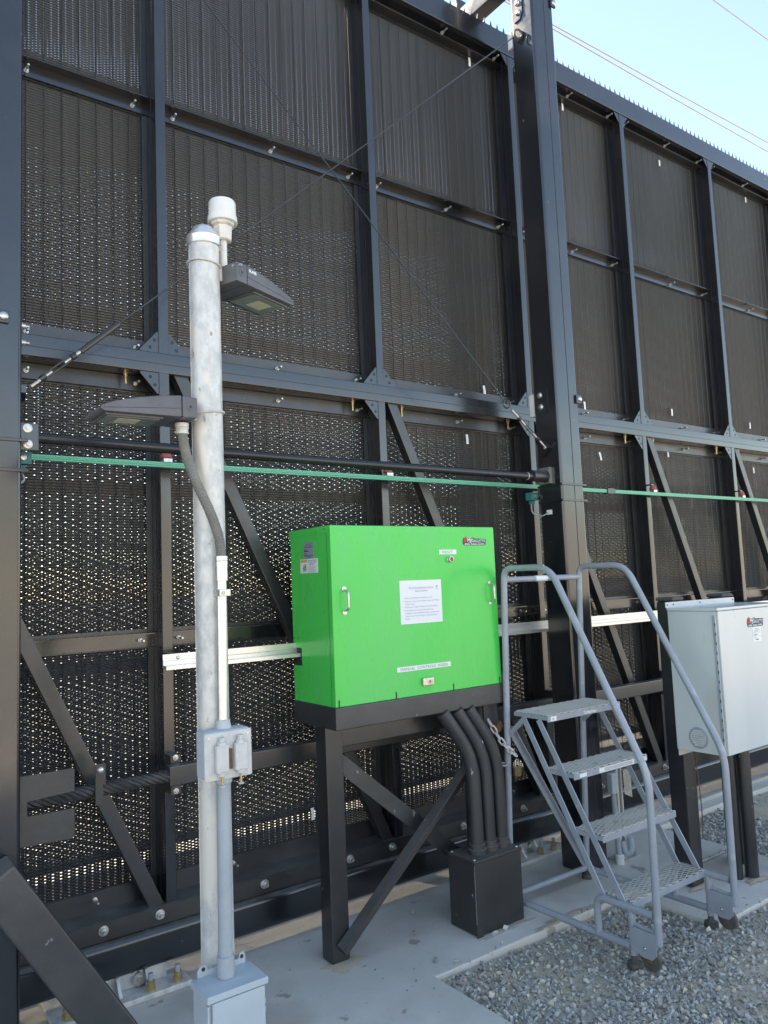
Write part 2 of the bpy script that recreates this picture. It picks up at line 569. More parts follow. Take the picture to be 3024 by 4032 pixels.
for x in VX[5:14]:
    MB().box(x - 0.0012, x - 0.0002, YF + 0.058, YF + 0.061, 0.32, 5.19).build('seam', INK, gate)
MB().box(0.0, 9.5, YF - 0.0040, YF - 0.0031, 2.713, 2.7155).build('seam', INK, gate)

# spikes on the top rail
sp = MB().add([(-0.015, -0.004, 0), (0.015, -0.004, 0), (0.015, 0.004, 0), (-0.015, 0.004, 0),
               (-0.0085, -0.004, 0.022), (0.0085, -0.004, 0.022), (0.0085, 0.004, 0.022), (-0.0085, 0.004, 0.022),
               (0, -0.002, 0.068), (0, 0.002, 0.068)],
              [(0, 3, 2, 1), (0, 1, 5, 4), (1, 2, 6, 5), (2, 3, 7, 6), (3, 0, 4, 7), (4, 5, 8), (6, 7, 9), (5, 6, 9, 8), (7, 4, 8, 9)]).mesh('spike', BLACK)
x = 2.55
while x < x1g:
    put('spike', sp, gate, (x, YF + 0.03, 5.3545))
    x += 0.0605
# a strip that carries the spikes
MB().box(2.5, x1g, YF + 0.027, YF + 0.033, 5.3555, 5.362).build('spike_strip', BLACK, gate)

# bolts
bolt_me = MB().lathe((0, 0, 0), [(0.011, 0), (0.011, 0.006), (0.0085, 0.0065), (0.0085, 0.016), (0.005, 0.0165), (0.005, 0.052)], 8, (0, -1, 0)).mesh('bolt', STEEL, smooth=True)
vbolt_me = MB().lathe((0, 0, 0), [(0.014, 0), (0.014, 0.004), (0.009, 0.0045), (0.009, 0.018), (0.006, 0.0185), (0.006, 0.055)], 8, (0, 0, -1)).mesh('bolt', BRASSY, smooth=True)
hex_me = MB().lathe((0, 0, 0), [(0.021, 0), (0.021, 0.005), (0.014, 0.0055), (0.014, 0.018), (0.008, 0.0185), (0.008, 0.032)], 12, (0, -1, 0)).mesh('bolt', STEEL, smooth=True)
dome_me = MB().lathe((0, 0, 0), [(0.019, 0), (0.018, 0.005), (0.014, 0.009), (0.008, 0.0115), (0.001, 0.012)], 16, (0, -1, 0)).mesh('bolt', STEEL, smooth=True)
screw_me = MB().lathe((0, 0, 0), [(0.009, 0), (0.008, 0.004), (0.004, 0.0055), (0.001, 0.006)], 10, (0, -1, 0)).mesh('screw', STEEL, smooth=True)

# mesh infill: welded wire in front, raised expanded metal behind
def wire_panel(W, H):
    mb = MB()
    pv, ph, w = 0.0762, 0.0127, 0.0019
    nv, nh = int(W / pv), int(H / ph)
    ox, oz = (W - nv * pv) / 2, (H - nh * ph) / 2
    for k in range(nv + 1):
        cx = ox + k * pv
        mb.add([(cx - w, 0.0, 0), (cx, -2 * w, 0), (cx + w, 0.0, 0), (cx - w, 0.0, H), (cx, -2 * w, H), (cx + w, 0.0, H)],
               [(0, 1, 4, 3), (1, 2, 5, 4), (2, 0, 3, 5)])
    for k in range(nh + 1):
        cz = oz + k * ph
        mb.add([(0, 2 * w, cz - w), (0, 0.0, cz), (0, 2 * w, cz + w), (W, 2 * w, cz - w), (W, 0.0, cz), (W, 2 * w, cz + w)],
               [(0, 1, 4, 3), (1, 2, 5, 4), (2, 0, 3, 5)])
    return mb.mesh('wire_mesh', MESHM)


def expanded_panel(W, H, v=0.0076):
    lw, h = 0.032, 0.00635
    a, d, t = 0.00275, 0.0020, 0.0014
    nx = int(round(W / (lw / 2)))
    lw = 2 * W / nx
    nz = int(H / h) + 1
    xs = np.arange(nx + 1) * (lw / 2)
    near, far = np.array([-d / 2, v / 2]), np.array([d / 2, -v / 2])
    nrm = np.array([far[1] - near[1], -(far[0] - near[0])])
    nrm = nrm / np.linalg.norm(nrm) * t / 2
    cs = np.array([near + nrm, far + nrm, far - nrm, near - nrm])          # (4, yz)
    V = np.zeros((nz, nx + 1, 4, 3))
    for k in range(nz):
        ph = 1 if k % 2 else -1
        zz = (k + 0.5) * h + a * ph * np.where(np.arange(nx + 1) % 2 == 0, 1, -1)
        for c in range(4):
            V[k, :, c, 0] = xs
            V[k, :, c, 1] = cs[c, 0]
            V[k, :, c, 2] = zz + cs[c, 1]
    V = V.reshape(-1, 3)
    kk, ii = np.meshgrid(np.arange(nz), np.arange(nx), indexing='ij')
    b0 = (kk * (nx + 1) + ii) * 4
    F = []
    for c in range(4):
        c2 = (c + 1) % 4
        F.append(np.stack([b0 + c, b0 + c2, b0 + 4 + c2, b0 + 4 + c], -1).reshape(-1, 4))
    F = np.concatenate(F)
    me = bpy.data.meshes.new('expanded_metal')
    me.vertices.add(len(V))
    me.vertices.foreach_set('co', V.ravel())
    me.loops.add(F.size)
    me.loops.foreach_set('vertex_index', F.ravel().astype(np.int32))
    me.polygons.add(len(F))
    me.polygons.foreach_set('loop_start', np.arange(0, F.size, 4, dtype=np.int32))
    me.update(calc_edges=True)
    me.shade_flat()
    me.materials.append(MESHM)
    return me


ROWS = [(0.405, 1.425), (1.492, 2.615), (2.845, 3.985), (4.058, 5.165)]
PW = 1.165
cache = {}
for n in range(len(VX) - 1):
    xl, xr = VX[n] + VW, VX[n + 1]
    wbay = xr - xl
    for q, (z0, z1) in enumerate(ROWS):
        if q not in cache:
            cache[q] = (wire_panel(PW, z1 - z0), expanded_panel(PW, z1 - z0))
        sx = wbay / PW
        put('wire_mesh', cache[q][0], gate, (xl, YF + 0.122, z0), scale=(sx, 1, 1), kind='stuff')
        put('expanded_metal', cache[q][1], gate, (xl + rnd.uniform(-0.004, 0.004), YF + 0.135, z0 + rnd.uniform(-0.003, 0.003)),
            rot=(0, rnd.uniform(-0.004, 0.004), 0), scale=(sx, 1, rnd.uniform(0.988, 1.0)), kind='stuff')
    # angle rails of the panel frames
    y = YF + 0.108
    def angle(z, name):      # leg on top, web hanging below
        MB().prism([(y - 0.052, z), (y, z), (y, z - 0.058), (y + 0.005, z - 0.058), (y + 0.005, z + 0.005), (y - 0.052, z + 0.005)], xl + 0.0005, xr - 0.0005, 'x').build(name, BLACK, gate)
    angle(4.042, 'panel_rail')
    angle(1.478, 'panel_rail')
    MB().prism([(y - 0.006, 2.769), (y + 0.006, 2.769), (y + 0.006, 2.843), (y - 0.006, 2.843)], xl + 0.0005, xr - 0.0005, 'x').build('panel_flange', BLACKDULL, gate)
    MB().prism([(y - 0.006, 2.603), (y + 0.006, 2.603), (y + 0.006, 2.671), (y - 0.006, 2.671)], xl + 0.0005, xr - 0.0005, 'x').build('panel_flange', BLACKDULL, gate)
    MB().prism([(y - 0.05, 5.16), (y + 0.006, 5.16), (y + 0.006, 5.1995), (y - 0.01, 5.1995), (y - 0.01, 5.168), (y - 0.05, 5.168)], xl + 0.0005, xr - 0.0005, 'x').build('panel_flange', BLACKDULL, gate)
    if not 5 <= n <= 13:
        for za, zb in ((2.60, 2.85), (3.98, 4.06), (1.42, 1.495)):
            MB().box(xl, xr, y + 0.012, y + 0.09, za, zb).build('panel_rail', BLACKDULL, gate)
        continue
    for za, zb in ((2.595, 2.852), (3.978, 4.066), (1.413, 1.50), (5.15, 5.1995)):
        MB().box(xl + 0.0004, xr - 0.0004, y + 0.012, y + 0.077, za, zb).build('panel_rail', BLACKDULL, gate)
    # side flanges of the panel frame
    for xa, xb in ((xl + 0.0006, xl + 0.026), (xr - 0.026, xr - 0.0006)):
        for z0, z1 in ((0.41, 1.418), (1.485, 2.60), (2.845, 3.98), (4.05, 5.158)):
            MB().box(xa, xb, y + 0.0065, y + 0.0115, z0, z1).build('side_flange', BLACKDULL, gate)
    # bolts on the rails
    for bx in (xl + 0.075, xl + 0.62, xr - 0.075):
        put('bolt', bolt_me, gate, (bx, y, 4.008))
        put('bolt', bolt_me, gate, (bx, y - 0.006, 2.806))
        put('bolt', bolt_me, gate, (bx, y - 0.006, 2.636))
        put('bolt', bolt_me, gate, (bx, y - 0.05, 5.164 + 0.012))
    put('bolt', bolt_me, gate, (xr - 0.065, y, 1.45))
    put('bolt', bolt_me, gate, (xl + 0.065, y, 1.45))
    put('bolt', vbolt_me, gate, (xr - 0.135, YF + 0.055, 2.6715))
    put('bolt', vbolt_me, gate, (xl + 0.155, YF + 0.055, 2.6715))
    for bx in (xl - 0.08, xl + 0.42, xl + 0.9):
        put('bolt', hex_me, gate, (bx, YF - 0.003, 0.285))
    put('bolt', bolt_me, gate, (xl + 0.32, YF + 0.118, 0.372))
    put('bolt', bolt_me, gate, (xl + 0.9, YF + 0.118, 0.372))
    # diagonal brace of the lower half
    MB().bar((xl + 0.055, YF + 0.045, 2.69), (xr - 0.028, YF + 0.045, 0.30), 0.062, 0.056).build('brace', BLACKDULL, gate, bevel=0.004)
    # gusset plates with holes
    for (gx, sg) in ((xl, 1), (xr, -1)):
        for (gz, up_) in ((2.768, 1), (2.672, -1)):
            if up_ < 0 and sg > 0:
                continue          # the brace lands there
            yy0, yy1 = YF + 0.004, YF + 0.010
            g = MB().prism([(gx, gz), (gx + sg * 0.085, gz), (gx + sg * 0.085, gz + up_ * 0.008), (gx + sg * 0.006, gz + up_ * 0.098), (gx, gz + up_ * 0.098)], yy0, yy1, 'y')
            go = g.build('gusset', BLACK, gate)
            for hx, hz in ((0.038, 0.022), (0.017, 0.058)):
                MB().lathe((gx + sg * hx, yy0 - 0.0005, gz + up_ * hz), [(0.0085, 0), (0.0085, -0.002)], 10, (0, -1, 0)).build('hole', INK, go)
        # small clipped gussets under the top rail
        MB().prism([(gx, 5.2), (gx + sg * 0.06, 5.2), (gx + sg * 0.006, 5.13), (gx, 5.13)], YF + 0.004, YF + 0.01, 'y').build('gusset', BLACK, gate)

# fixed mesh fence running parallel behind the gate
YB = 4.98
fence = thing('mesh_fence', 'dark mesh perimeter fence running parallel behind the sliding gate', 'fence', (2.0, YB, 0))
openp = {q: expanded_panel(PW, ROWS[q][1] - ROWS[q][0], 0.0062) for q in (0, 1, 2)}
FX = [-9.6 + 2.36 * k for k in range(12)]
for x in FX:
    MB().box(x, x + 0.10, YB, YB + 0.12, -0.0215, 5.05).build('fence_post', BLACK, fence, bevel=0.006)
MB().box(FX[0], FX[-1] + 0.1, YB + 0.02, YB + 0.10, 5.0505, 5.15).build('fence_rail', BLACK, fence)
for n in range(len(FX) - 1):
    xl, xr = FX[n] + 0.10, FX[n + 1]
    for z, hz in ((0.045, 0.04), (1.175, 0.07), (2.31, 0.07), (3.44, 0.07), (4.57, 0.08)):
        MB().box(xl + 0.0005, xr - 0.0005, YB + 0.03, YB + 0.1, z, z + hz).build('fence_rail', BLACKDULL, fence)
    for q, z0 in ((1, 0.08), (1, 1.22), (1, 2.36), (2, 3.49)):
        for h in range(2):
            put('expanded_metal', openp[q], fence, (xl + h * 1.13 + rnd.uniform(-0.006, 0.006), YB + 0.08, z0 + rnd.uniform(-0.003, 0.003)),
                rot=(0, rnd.uniform(-0.006, 0.006), 0), scale=(1.13 / PW, 1, rnd.uniform(0.985, 1.0)), kind='stuff')
    for h in range(2):
        put('expanded_metal', openp[0], fence, (xl + h * 1.13, YB + 0.08, 4.63), scale=(1.13 / PW, 1, 0.42), kind='stuff')

# white paper tags caught on the mesh
for (x, z, h, t) in ((3.444, 5.126, 0.062, 0.0), (3.417, 2.872, 0.06, 0.1), (3.246, 2.539, 0.06, 0.05), (4.404, 2.872, 0.062, 0.05), (5.479, 2.933, 0.055, 0),
                     (6.664, 2.93, 0.055, 0), (4.542, 2.516, 0.06, 0.3), (5.382, 2.586, 0.045, 0.1), (6.66, 2.527, 0.05, 0.05), (4.376, 5.136, 0.06, 0),
                     (5.575, 5.059, 0.05, 0), (6.937, 5.109, 0.05, 0), (2.049, 0.508, 0.06, 0.05)):
    c, s = math.cos(t), math.sin(t)
    w = 0.009
    y = YF + 0.1165
    pts = [(-w, -h / 2), (w, -h / 2), (w * 1.2, 0), (w, h / 2), (-w, h / 2), (-w * 0.8, 0)]
    MB().prism([(x + u * c - v_ * s, z + u * s + v_ * c) for u, v_ in pts], y - 0.002, y, 'y').build('paper_tag', PAPER, gate)

# green conductor bar on red insulators
gb = MB().box(0.40, 9.8, 3.338, 3.362, 2.2225, 2.2295)
gb.box(0.40, 9.8, 3.336, 3.362, 2.231, 2.237).box(0.40, 9.8, 3.338, 3.362, 2.2385, 2.2455).box(0.40, 9.8, 3.341, 3.36, 2.224, 2.244)
bar = gb.build('conductor_bar', GREENBAR, gate, label='green ribbed conductor bar along the gate')
MB().box(4.36, 4.44, 3.33, 3.366, 2.216, 2.252).build('splice_sleeve', BLACKDULL, bar)
for x in VX:
    ins = MB().lathe((x + 0.012, 3.352, 2.262), [(0.013, 0), (0.026, 0.004), (0.026, 0.01), (0.018, 0.034), (0.012, 0.036)], 14).build('insulator', REDINS, gate, smooth=True)
    MB().box(x - 0.008, x + 0.032, 3.33, 3.366, 2.246, 2.262).build('clip', STEEL, ins)
    MB().box(x - 0.006, x + 0.03, 3.352, YF - 0.0005, 2.299, 2.308).build('insulator_bracket', BLACK, gate)

# aluminium drive rail and cable housing on the front of the gate
zr = 1.334
dr = MB().prism([(3.245, zr + 0.016), (3.252, zr + 0.016), (3.252, zr + 0.034), (3.256, zr + 0.036), (3.256, zr + 0.063), (3.262, zr + 0.063), (3.262, zr + 0.008),
                 (3.225, zr + 0.008), (3.225, zr), (3.217, zr), (3.217, zr + 0.016)], 1.186, 9.7, 'x')
rail = dr.build('drive_rail', ALU, gate, label='bright aluminium drive rail running behind the operator')
for x in VX[8:14]:
    MB().box(x + 0.004, x + VW - 0.004, 3.2625, YF - 0.0005, zr + 0.01, zr + 0.06).build('rail_spacer', BLACKDULL, gate)
    put('screw', screw_me, rail, (x + 0.014, 3.2555, zr + 0.046))
ch = MB().box(1.214, 9.7, 3.272, 3.328, 0.838, 0.922).build('cable_housing', BLACKDULL, gate, bevel=0.006)
for x in VX[8:14]:
    MB().box(x + 0.002, x + VW - 0.004, 3.3285, YF - 0.0005, 0.79, 0.955).build('housing_bracket', BLACKDULL, gate)
    for z in (0.803, 0.945):
        put('bolt', hex_me, gate, (x + 0.024, 3.328, z), scale=(0.6, 0.5, 0.6))

# twisted wire rope into the housing
rope = MB()
L_, nst = 0.75, 60
for s in range(6):
    path = []
    for i in range(nst + 1):
        t = i / nst
        a = 2 * math.pi * (s / 6 + t * 4.2)
        path.append((0.50 + L_ * t, 3.30 + 0.017 * math.cos(a), 0.870 + 0.01 * t + 0.017 * math.sin(a)))
    rope.tube(path, 0.0105, 6)
rope.build('wire_rope', ROPE, gate, smooth=True)
MB().box(0.905, 0.945, 3.262, 3.268, 0.90, 0.985).box(0.905, 0.935, 3.262, 3.268, 0.825, 0.90).build('rope_clip', BLACKDULL, gate)
put('bolt', dome_me, gate, (0.925, 3.262, 0.96), scale=(0.8, 0.8, 0.8))

# ================================================================== GUIDE PORTALS
def dome(parent, loc, axis, s=1.0):
    rot = {'-y': (0, 0, 0), '-x': (0, 0, R(-90))}[axis]
    return put('bolt', dome_me, parent, loc, rot=rot, scale=(s, s, s))


gp = thing('gate_post', 'black steel gate post between the green operator and grey control cabinet', 'post', (3.572, 3.065, 0))
MB().box(3.474, 3.670, 2.975, 3.155, 0.0005, 5.72).build('post', BLACK, gp, bevel=0.016, seg=3)
MB().box(3.583, 3.586, 2.9735, 2.9748, 0.01, 5.7).build('seam', INK, gp)
MB().box(3.50, 3.645, 3.66, 3.84, 0.0455, 5.72).build('rear_post', BLACK, gp, bevel=0.012)
MB().box(3.51, 3.62, 3.1555, 3.6595, 5.51, 5.63).build('top_beam', BLACK, gp, bevel=0.008)
MB().prism([(3.141, 2.79), (3.055, 2.79), (3.045, 2.775), (3.045, 2.65), (3.055, 2.635), (3.141, 2.645)], 3.467, 3.4738, 'x').build('clamp_plate', BLACK, gp)
dome(gp, (3.467, 3.097, 2.748), '-x')
dome(gp, (3.467, 3.093, 2.676), '-x')
MB().prism([(3.12, 5.33), (3.05, 5.33), (3.05, 5.19), (3.075, 5.155), (3.12, 5.155)], 3.467, 3.4738, 'x').build('clamp_plate', BLACK, gp)
dome(gp, (3.467, 3.085, 5.27), '-x')
dome(gp, (3.467, 3.085, 5.205), '-x')
for z in (2.719, 5.274):
    MB().box(3.641, 3.685, 2.962, 2.9748, z - 0.026, z + 0.026).build('washer_plate', BLACK, gp, bevel=0.003)
    dome(gp, (3.668, 2.962, z), '-y', 0.9)
for z in (2.198, 2.104):
    MB().box(3.468, 3.69, 2.968, 3.16, z - 0.006, z + 0.006).build('band', BLACK, gp, bevel=0.002)
MB().prism([(3.095, 2.478), (3.04, 2.43), (3.04, 2.42), (3.095, 2.373), (3.10, 2.373), (3.10, 2.478)], 3.452, 3.4738, 'x').build('cable_ear', BLACK, gp)
MB().prism([(3.085, 5.095), (3.05, 5.055), (3.05, 5.045), (3.085, 5.002), (3.09, 5.002), (3.09, 5.095)], 3.452, 3.4738, 'x').build('cable_ear', BLACK, gp)
for z0, z1 in ((2.632, 2.772), (5.02, 5.135)):
    MB().box(3.476, 3.506, 3.1555, 3.196, z0, z1).build('guide_block', WHITEP, gp, bevel=0.008)
MB().box(3.45, 3.4738, 3.045, 3.125, 2.21, 2.306).build('pipe_flange', STEEL, gp)

lp = thing('gate_post', 'black steel gate post with diagonal foot brace at the edge of the photo', 'post', (0.478, 3.065, 0))
MB().box(0.38, 0.575, 2.975, 3.155, 0.0005, 5.72).build('post', BLACK, lp, bevel=0.016, seg=3)
MB().box(0.40, 0.55, 3.66, 3.84, 0.0455, 5.72).build('rear_post', BLACK, lp, bevel=0.012)
MB().box(0.42, 0.53, 3.1555, 3.6595, 5.51, 5.63).build('top_beam', BLACK, lp, bevel=0.008)
MB().bar((0.47, 2.90, 0.765), (0.965, 2.90, -0.02), 0.135, 0.145, (0, 1, 0)).build('foot_brace', SCUFFED, lp, bevel=0.012)
MB().box(0.80, 1.16, 2.80, 2.99, 0.0005, 0.016).build('foot_plate', BLACKDULL, lp)
MB().prism([(0.5755, 1.02), (0.778, 1.02), (0.782, 1.015), (0.782, 0.938), (0.618, 0.928), (0.618, 0.876), (0.782, 0.873), (0.782, 0.775), (0.772, 0.767), (0.5755, 0.774)], 3.094, 3.106, 'y').build('rope_guide_plate', SCUFFED, lp)
MB().box(0.585, 0.593, 3.075, 3.148, 2.62, 2.72).box(0.5755, 0.5845, 3.08, 3.14, 2.61, 2.73).build('hinge_plate', RUST, lp)
for z in (2.70, 2.635):
    o = put('bolt', hex_me, lp, (0.5935, 3.112, z), rot=(0, 0, R(90)), scale=(0.8, 1.0, 0.8))
MB().box(0.49, 0.53, 2.962, 2.9748, 2.654, 2.70).build('washer_plate', BLACK, lp, bevel=0.003)
dome(lp, (0.51, 2.962, 2.677), '-y', 0.9)
for z in (2.23, 2.12):
    MB().box(0.376, 0.595, 2.968, 3.16, z - 0.006, z + 0.006).build('band', BLACK, lp, bevel=0.002)
# bracket of the cross pipe with two large washers
MB().box(0.5755, 0.644, 3.035, 3.047, 2.206, 2.309).build('pipe_bracket', BLACK, lp, bevel=0.003)
wash_me = MB().lathe((0, 0, 0), [(0.0165, 0), (0.0165, 0.003), (0.012, 0.0035), (0.012, 0.005), (0.007, 0.0052), (0.007, 0.014), (0.001, 0.0145)], 16, (0, -1, 0)).mesh('bolt', STEEL, smooth=True)
put('bolt', wash_me, lp, (0.605, 3.035, 2.288))
put('bolt', wash_me, lp, (0.606, 3.035, 2.228))
MB().prism([(3.07, 2.478), (3.03, 2.45), (3.03, 2.42), (3.07, 2.395), (3.08, 2.395), (3.08, 2.478)], 0.5755, 0.6, 'x').build('cable_ear', BLACK, lp)

# black pipe between the posts
pipe = thing('cross_pipe', 'glossy black pipe spanning between the two gate posts above the green conductor bar', 'pipe', (2.0, 3.075, 2.25))
MB().tube([(0.645, 3.075, 2.262), (2.0, 3.075, 2.250), (3.34, 3.075, 2.248)], 0.0215, 16).build('pipe', BLACKPIPE, pipe, smooth=True)
MB().lathe((3.33, 3.075, 2.252), [(0.024, 0), (0.033, 0.002), (0.033, 0.112), (0.036, 0.1125), (0.036, 0.119)], 18, (1, 0, 0)).build('coupling', BLACKDULL, pipe, smooth=True)
MB().lathe((3.29, 3.075, 2.248), [(0.022, 0), (0.0222, 0.004)], 16, (1, 0, 0)).build('paint_ring', WHITEP, pipe)

# wire brace cables with turnbuckles
def turnbuckle(parent, a, b):
    a, b = Vector(a), Vector(b)
    d = (b - a).normalized()
    l = (b - a).length
    side = Vector((0, 1, 0)).cross(d).normalized()
    body = MB()
    for s in (-1, 1):
        body.tube([a + d * l * 0.28 + side * 0.008 * s, a + d * l * 0.80 + side * 0.008 * s], 0.0035, 6)
    body.lathe(a + d * l * 0.26, [(0.010, 0), (0.012, 0.004), (0.012, 0.022), (0.008, 0.026)], 10, d)
    body.lathe(a + d * l * 0.76, [(0.008, 0), (0.012, 0.004), (0.012, 0.022), (0.010, 0.026)], 10, d)
    body.build('turnbuckle_body', BLACKDULL, parent, smooth=True)
    MB().tube([a + d * l * 0.08, a + d * l * 0.26], 0.0065, 8).build('threaded_rod', STEEL, parent, smooth=True)
    MB().tube([a + d * l * 0.33, a + d * l * 0.45], 0.005, 8).build('threaded_rod', STEEL, parent, smooth=True)
    MB().tube([a + d * l * 0.66, a + d * l * 0.76], 0.005, 8).build('threaded_rod', STEEL, parent, smooth=True)
    MB().tube([a + d * l * 0.85, b], 0.0065, 8).build('threaded_rod', STEEL, parent, smooth=True)


def ring(c, nrm, r_, t):
    nrm = Vector(nrm).normalized()
    a = nrm.orthogonal().normalized()
    b = nrm.cross(a)
    return MB().tube([Vector(c) + a * r_ * math.cos(2 * math.pi * k / 14) + b * r_ * math.sin(2 * math.pi * k / 14) for k in range(14)], t, 6, closed=True)


ca = thing('brace_cable', 'thin wire brace cable rising to the top of the gate post', 'cable', (2.0, 3.055, 2.5))
MB().tube([(0.80, 3.055, 2.613), (3.40, 3.055, 5.003)], 0.0036, 6).build('wire_strand', BLACKDULL, ca, smooth=True)
turnbuckle(ca, (0.84, 3.055, 2.65), (0.62, 3.055, 2.452))
MB().tube([(0.80, 3.055, 2.613), (0.95, 3.055, 2.751)], 0.011, 8).build('sleeve', BLACKDULL, ca, smooth=True)
ring((3.425, 3.055, 5.026), (0.3, 1, 0.2), 0.026, 0.006).build('shackle', BLACKDULL, ca, smooth=True)
cb = thing('brace_cable', 'thin wire brace cable descending to a turnbuckle on the gate post', 'cable', (2.0, 3.065, 2.5))
MB().tube([(0.58, 3.065, 5.06), (3.135, 3.065, 2.672)], 0.0036, 6).build('wire_strand', BLACKDULL, cb, smooth=True)
ring((3.152, 3.065, 2.655), (0.2, 1, 0.2), 0.022, 0.005).build('eye', BLACKDULL, cb, smooth=True)
turnbuckle(cb, (3.165, 3.065, 2.643), (3.45, 3.065, 2.43))
dome(cb, (3.449, 3.065, 2.425), '-x', 0.6)

# photo-eye sensors
def sensor(label, x, y, z, sx):
    t = thing('photo_eye', label, 'sensor', (x, y, z))
    MB().box(x - 0.03, x + 0.03, y - 0.03, y + 0.02, z - 0.012, z + 0.035).box(x - 0.012, x + 0.012, y - 0.015, y + 0.015, z - 0.035, z - 0.0125).build('housing', TEAL, t, bevel=0.003)
    MB().lathe((x + sx * 0.0, y - 0.0301, z + 0.012), [(0.011, 0), (0.011, 0.01), (0.006, 0.011)], 12, (0, -1, 0)).build('lens', STEEL, t, smooth=True)
    return t


s1 = sensor('teal photo eye with a looped grey lead beside the gate post', 3.455, 3.20, 2.135, 1)
MB().box(3.43, 3.52, 3.19, 3.21, 2.13, 2.145).build('bracket', BLACK, s1)
MB().tube(rounded([(3.44, 3.19, 2.10), (3.43, 3.18, 2.04), (3.455, 3.12, 2.02), (3.468, 3.085, 2.04)], 0.03), 0.0045, 6).build('lead', CONDUITGREY, s1, smooth=True)
MB().box(3.468, 3.4738, 3.06, 3.098, 2.028, 2.055).build('label_plate', LABELW, s1)
s2 = sensor('teal photo eye at the edge of the photo below the green bar', 0.605, 3.14, 2.178, -1)
MB().box(0.5752, 0.60, 3.15, 3.165, 2.17, 2.19).build('bracket', BLACK, s2)
MB().tube(rounded([(0.605, 3.14, 2.143), (0.615, 3.13, 2.105), (0.59, 3.12, 2.09)], 0.02), 0.0045, 6).build('lead', CONDUITGREY, s2, smooth=True)

# ================================================================== ROLLER CARRIAGES under the beam
def carriage(label, x0, x1):
    t = thing('roller_carriage', label, 'carriage', ((x0 + x1) / 2, 3.43, 0), 'roller carriages under the gate beam')
    MB().box(x0, x1, 3.295, 3.565, 0.0008, 0.024).build('base_plate', STEEL if False else GALV, t, bevel=0.004)
    xm = (x0 + x1) / 2
    for x in (x1 - 0.17, x1 - 0.055, x0 + 0.17, x0 + 0.055):
        st = MB().lathe((x, 3.325, 0.0242), [(0.020, 0), (0.020, 0.022), (0.017, 0.0225), (0.017, 0.04)], 6).build('nut', BRASSY, t)
        MB().cyl((x, 3.325, 0.0643), (x, 3.325, 0.092), 0.011, 10).build('stud', CONDUITGREY, st, smooth=True)
    for x in (xm - 0.12, xm - 0.01, xm + 0.11):
        MB().prism([(3.335, 0.0245), (3.40, 0.0245), (3.40, 0.086), (3.385, 0.086)], x - 0.006, x + 0.006, 'x').build('web_plate', GALV, t)
    MB().box(xm - 0.2, xm + 0.2, 3.40, 3.412, 0.0245, 0.086).build('side_plate', GALV, t)
    for x in (xm - 0.06, xm + 0.08):
        MB().lathe((x, 3.40, 0.058), [(0.033, 0), (0.033, 0.006), (0.027, 0.0065), (0.027, 0.024), (0.014, 0.0245), (0.014, 0.036)], 12, (0, -1, 0)).build('axle_nut', STEEL, t)
        MB().lathe((x, 3.415, 0.0565), [(0.031, 0), (0.031, 0.05)], 20, (0, 1, 0)).build('roller', BLACKDULL, t, smooth=True)
    return t


carriage('galvanised roller carriage with brass-coloured nuts beside the light pole foot', 0.755, 1.31)
carriage('galvanised roller carriage on the slab behind the black pull box', 3.12, 3.66)

# ================================================================== GATE OPERATOR (green cabinet on stand)
op = thing('gate_operator', 'bright green gate operator cabinet on a black steel stand', 'operator cabinet', (2.34, 3.085, 0))
X0, X1, Y0, Y1, Z0, Z1 = 1.836, 2.850, 2.920, 3.285, 1.1255, 1.933
cov = MB()
cov.prism([(Y0, Z0), (Y0, Z1), (Y1, Z1), (Y1, 1.373), (3.207, 1.373), (3.207, 1.294), (Y1, 1.294), (Y1, Z0)], X0, X1, 'x')
cover = cov.build('cover', GREEN, op, bevel=0.0045)
MB().box(X0 - 0.0025, X0 - 0.0003, Y0 + 0.028, Y1, 1.901, Z1 - 0.002).build('lid_flange', GREEN, cover)
MB().box(X0 - 0.0009, X0 - 0.0002, 2.9485, 2.9505, 1.13, 1.90).build('seam', INK, cover)
MB().box(X0 + 0.001, X0 + 0.02, 3.2075, 3.284, 1.295, 1.3725).build('notch_shade_block', INK, cover)  # black block standing in for the shade inside the notch
for x in (1.854, 2.169, 2.522, 2.836):
    MB().box(x - 0.0035, x + 0.0035, Y0 - 0.0012, Y0 + 0.002, 1.127, 1.158).build('slot', INK, cover)
for yy, zz in ((3.262, 1.918), (2.965, 1.918), (3.27, 1.42), (3.225, 1.42)):
    MB().lathe((X0 - 0.0026, yy, zz), [(0.003, 0), (0.003, 0.001)], 8, (-1, 0, 0)).build('screw', INK, cover)


def handle(x, z0, z1):
    h = MB().tube(rounded([(x, Y0, z0 + 0.006), (x, Y0 - 0.034, z0 + 0.008), (x, Y0 - 0.034, z1 - 0.008), (x, Y0, z1 - 0.006)], 0.028, 6), 0.0052, 8).build('handle', STEEL, op, smooth=True)
    for z in (z0, z1):
        MB().lathe((x, Y0 - 0.0004, z), [(0.012, 0), (0.012, 0.0025), (0.005, 0.003)], 12, (0, -1, 0)).build('handle_foot', STEEL, h, smooth=True)


handle(1.90, 1.541, 1.644)
handle(2.80, 1.543, 1.642)


def flat(x0, x1, z0, z1, y, t, m_, name, parent, bevel=0.0, label=None):
    return MB().box(x0, x1, y - t, y - 0.0002, z0, z1).build(name, m_, parent, bevel=bevel, label=label)


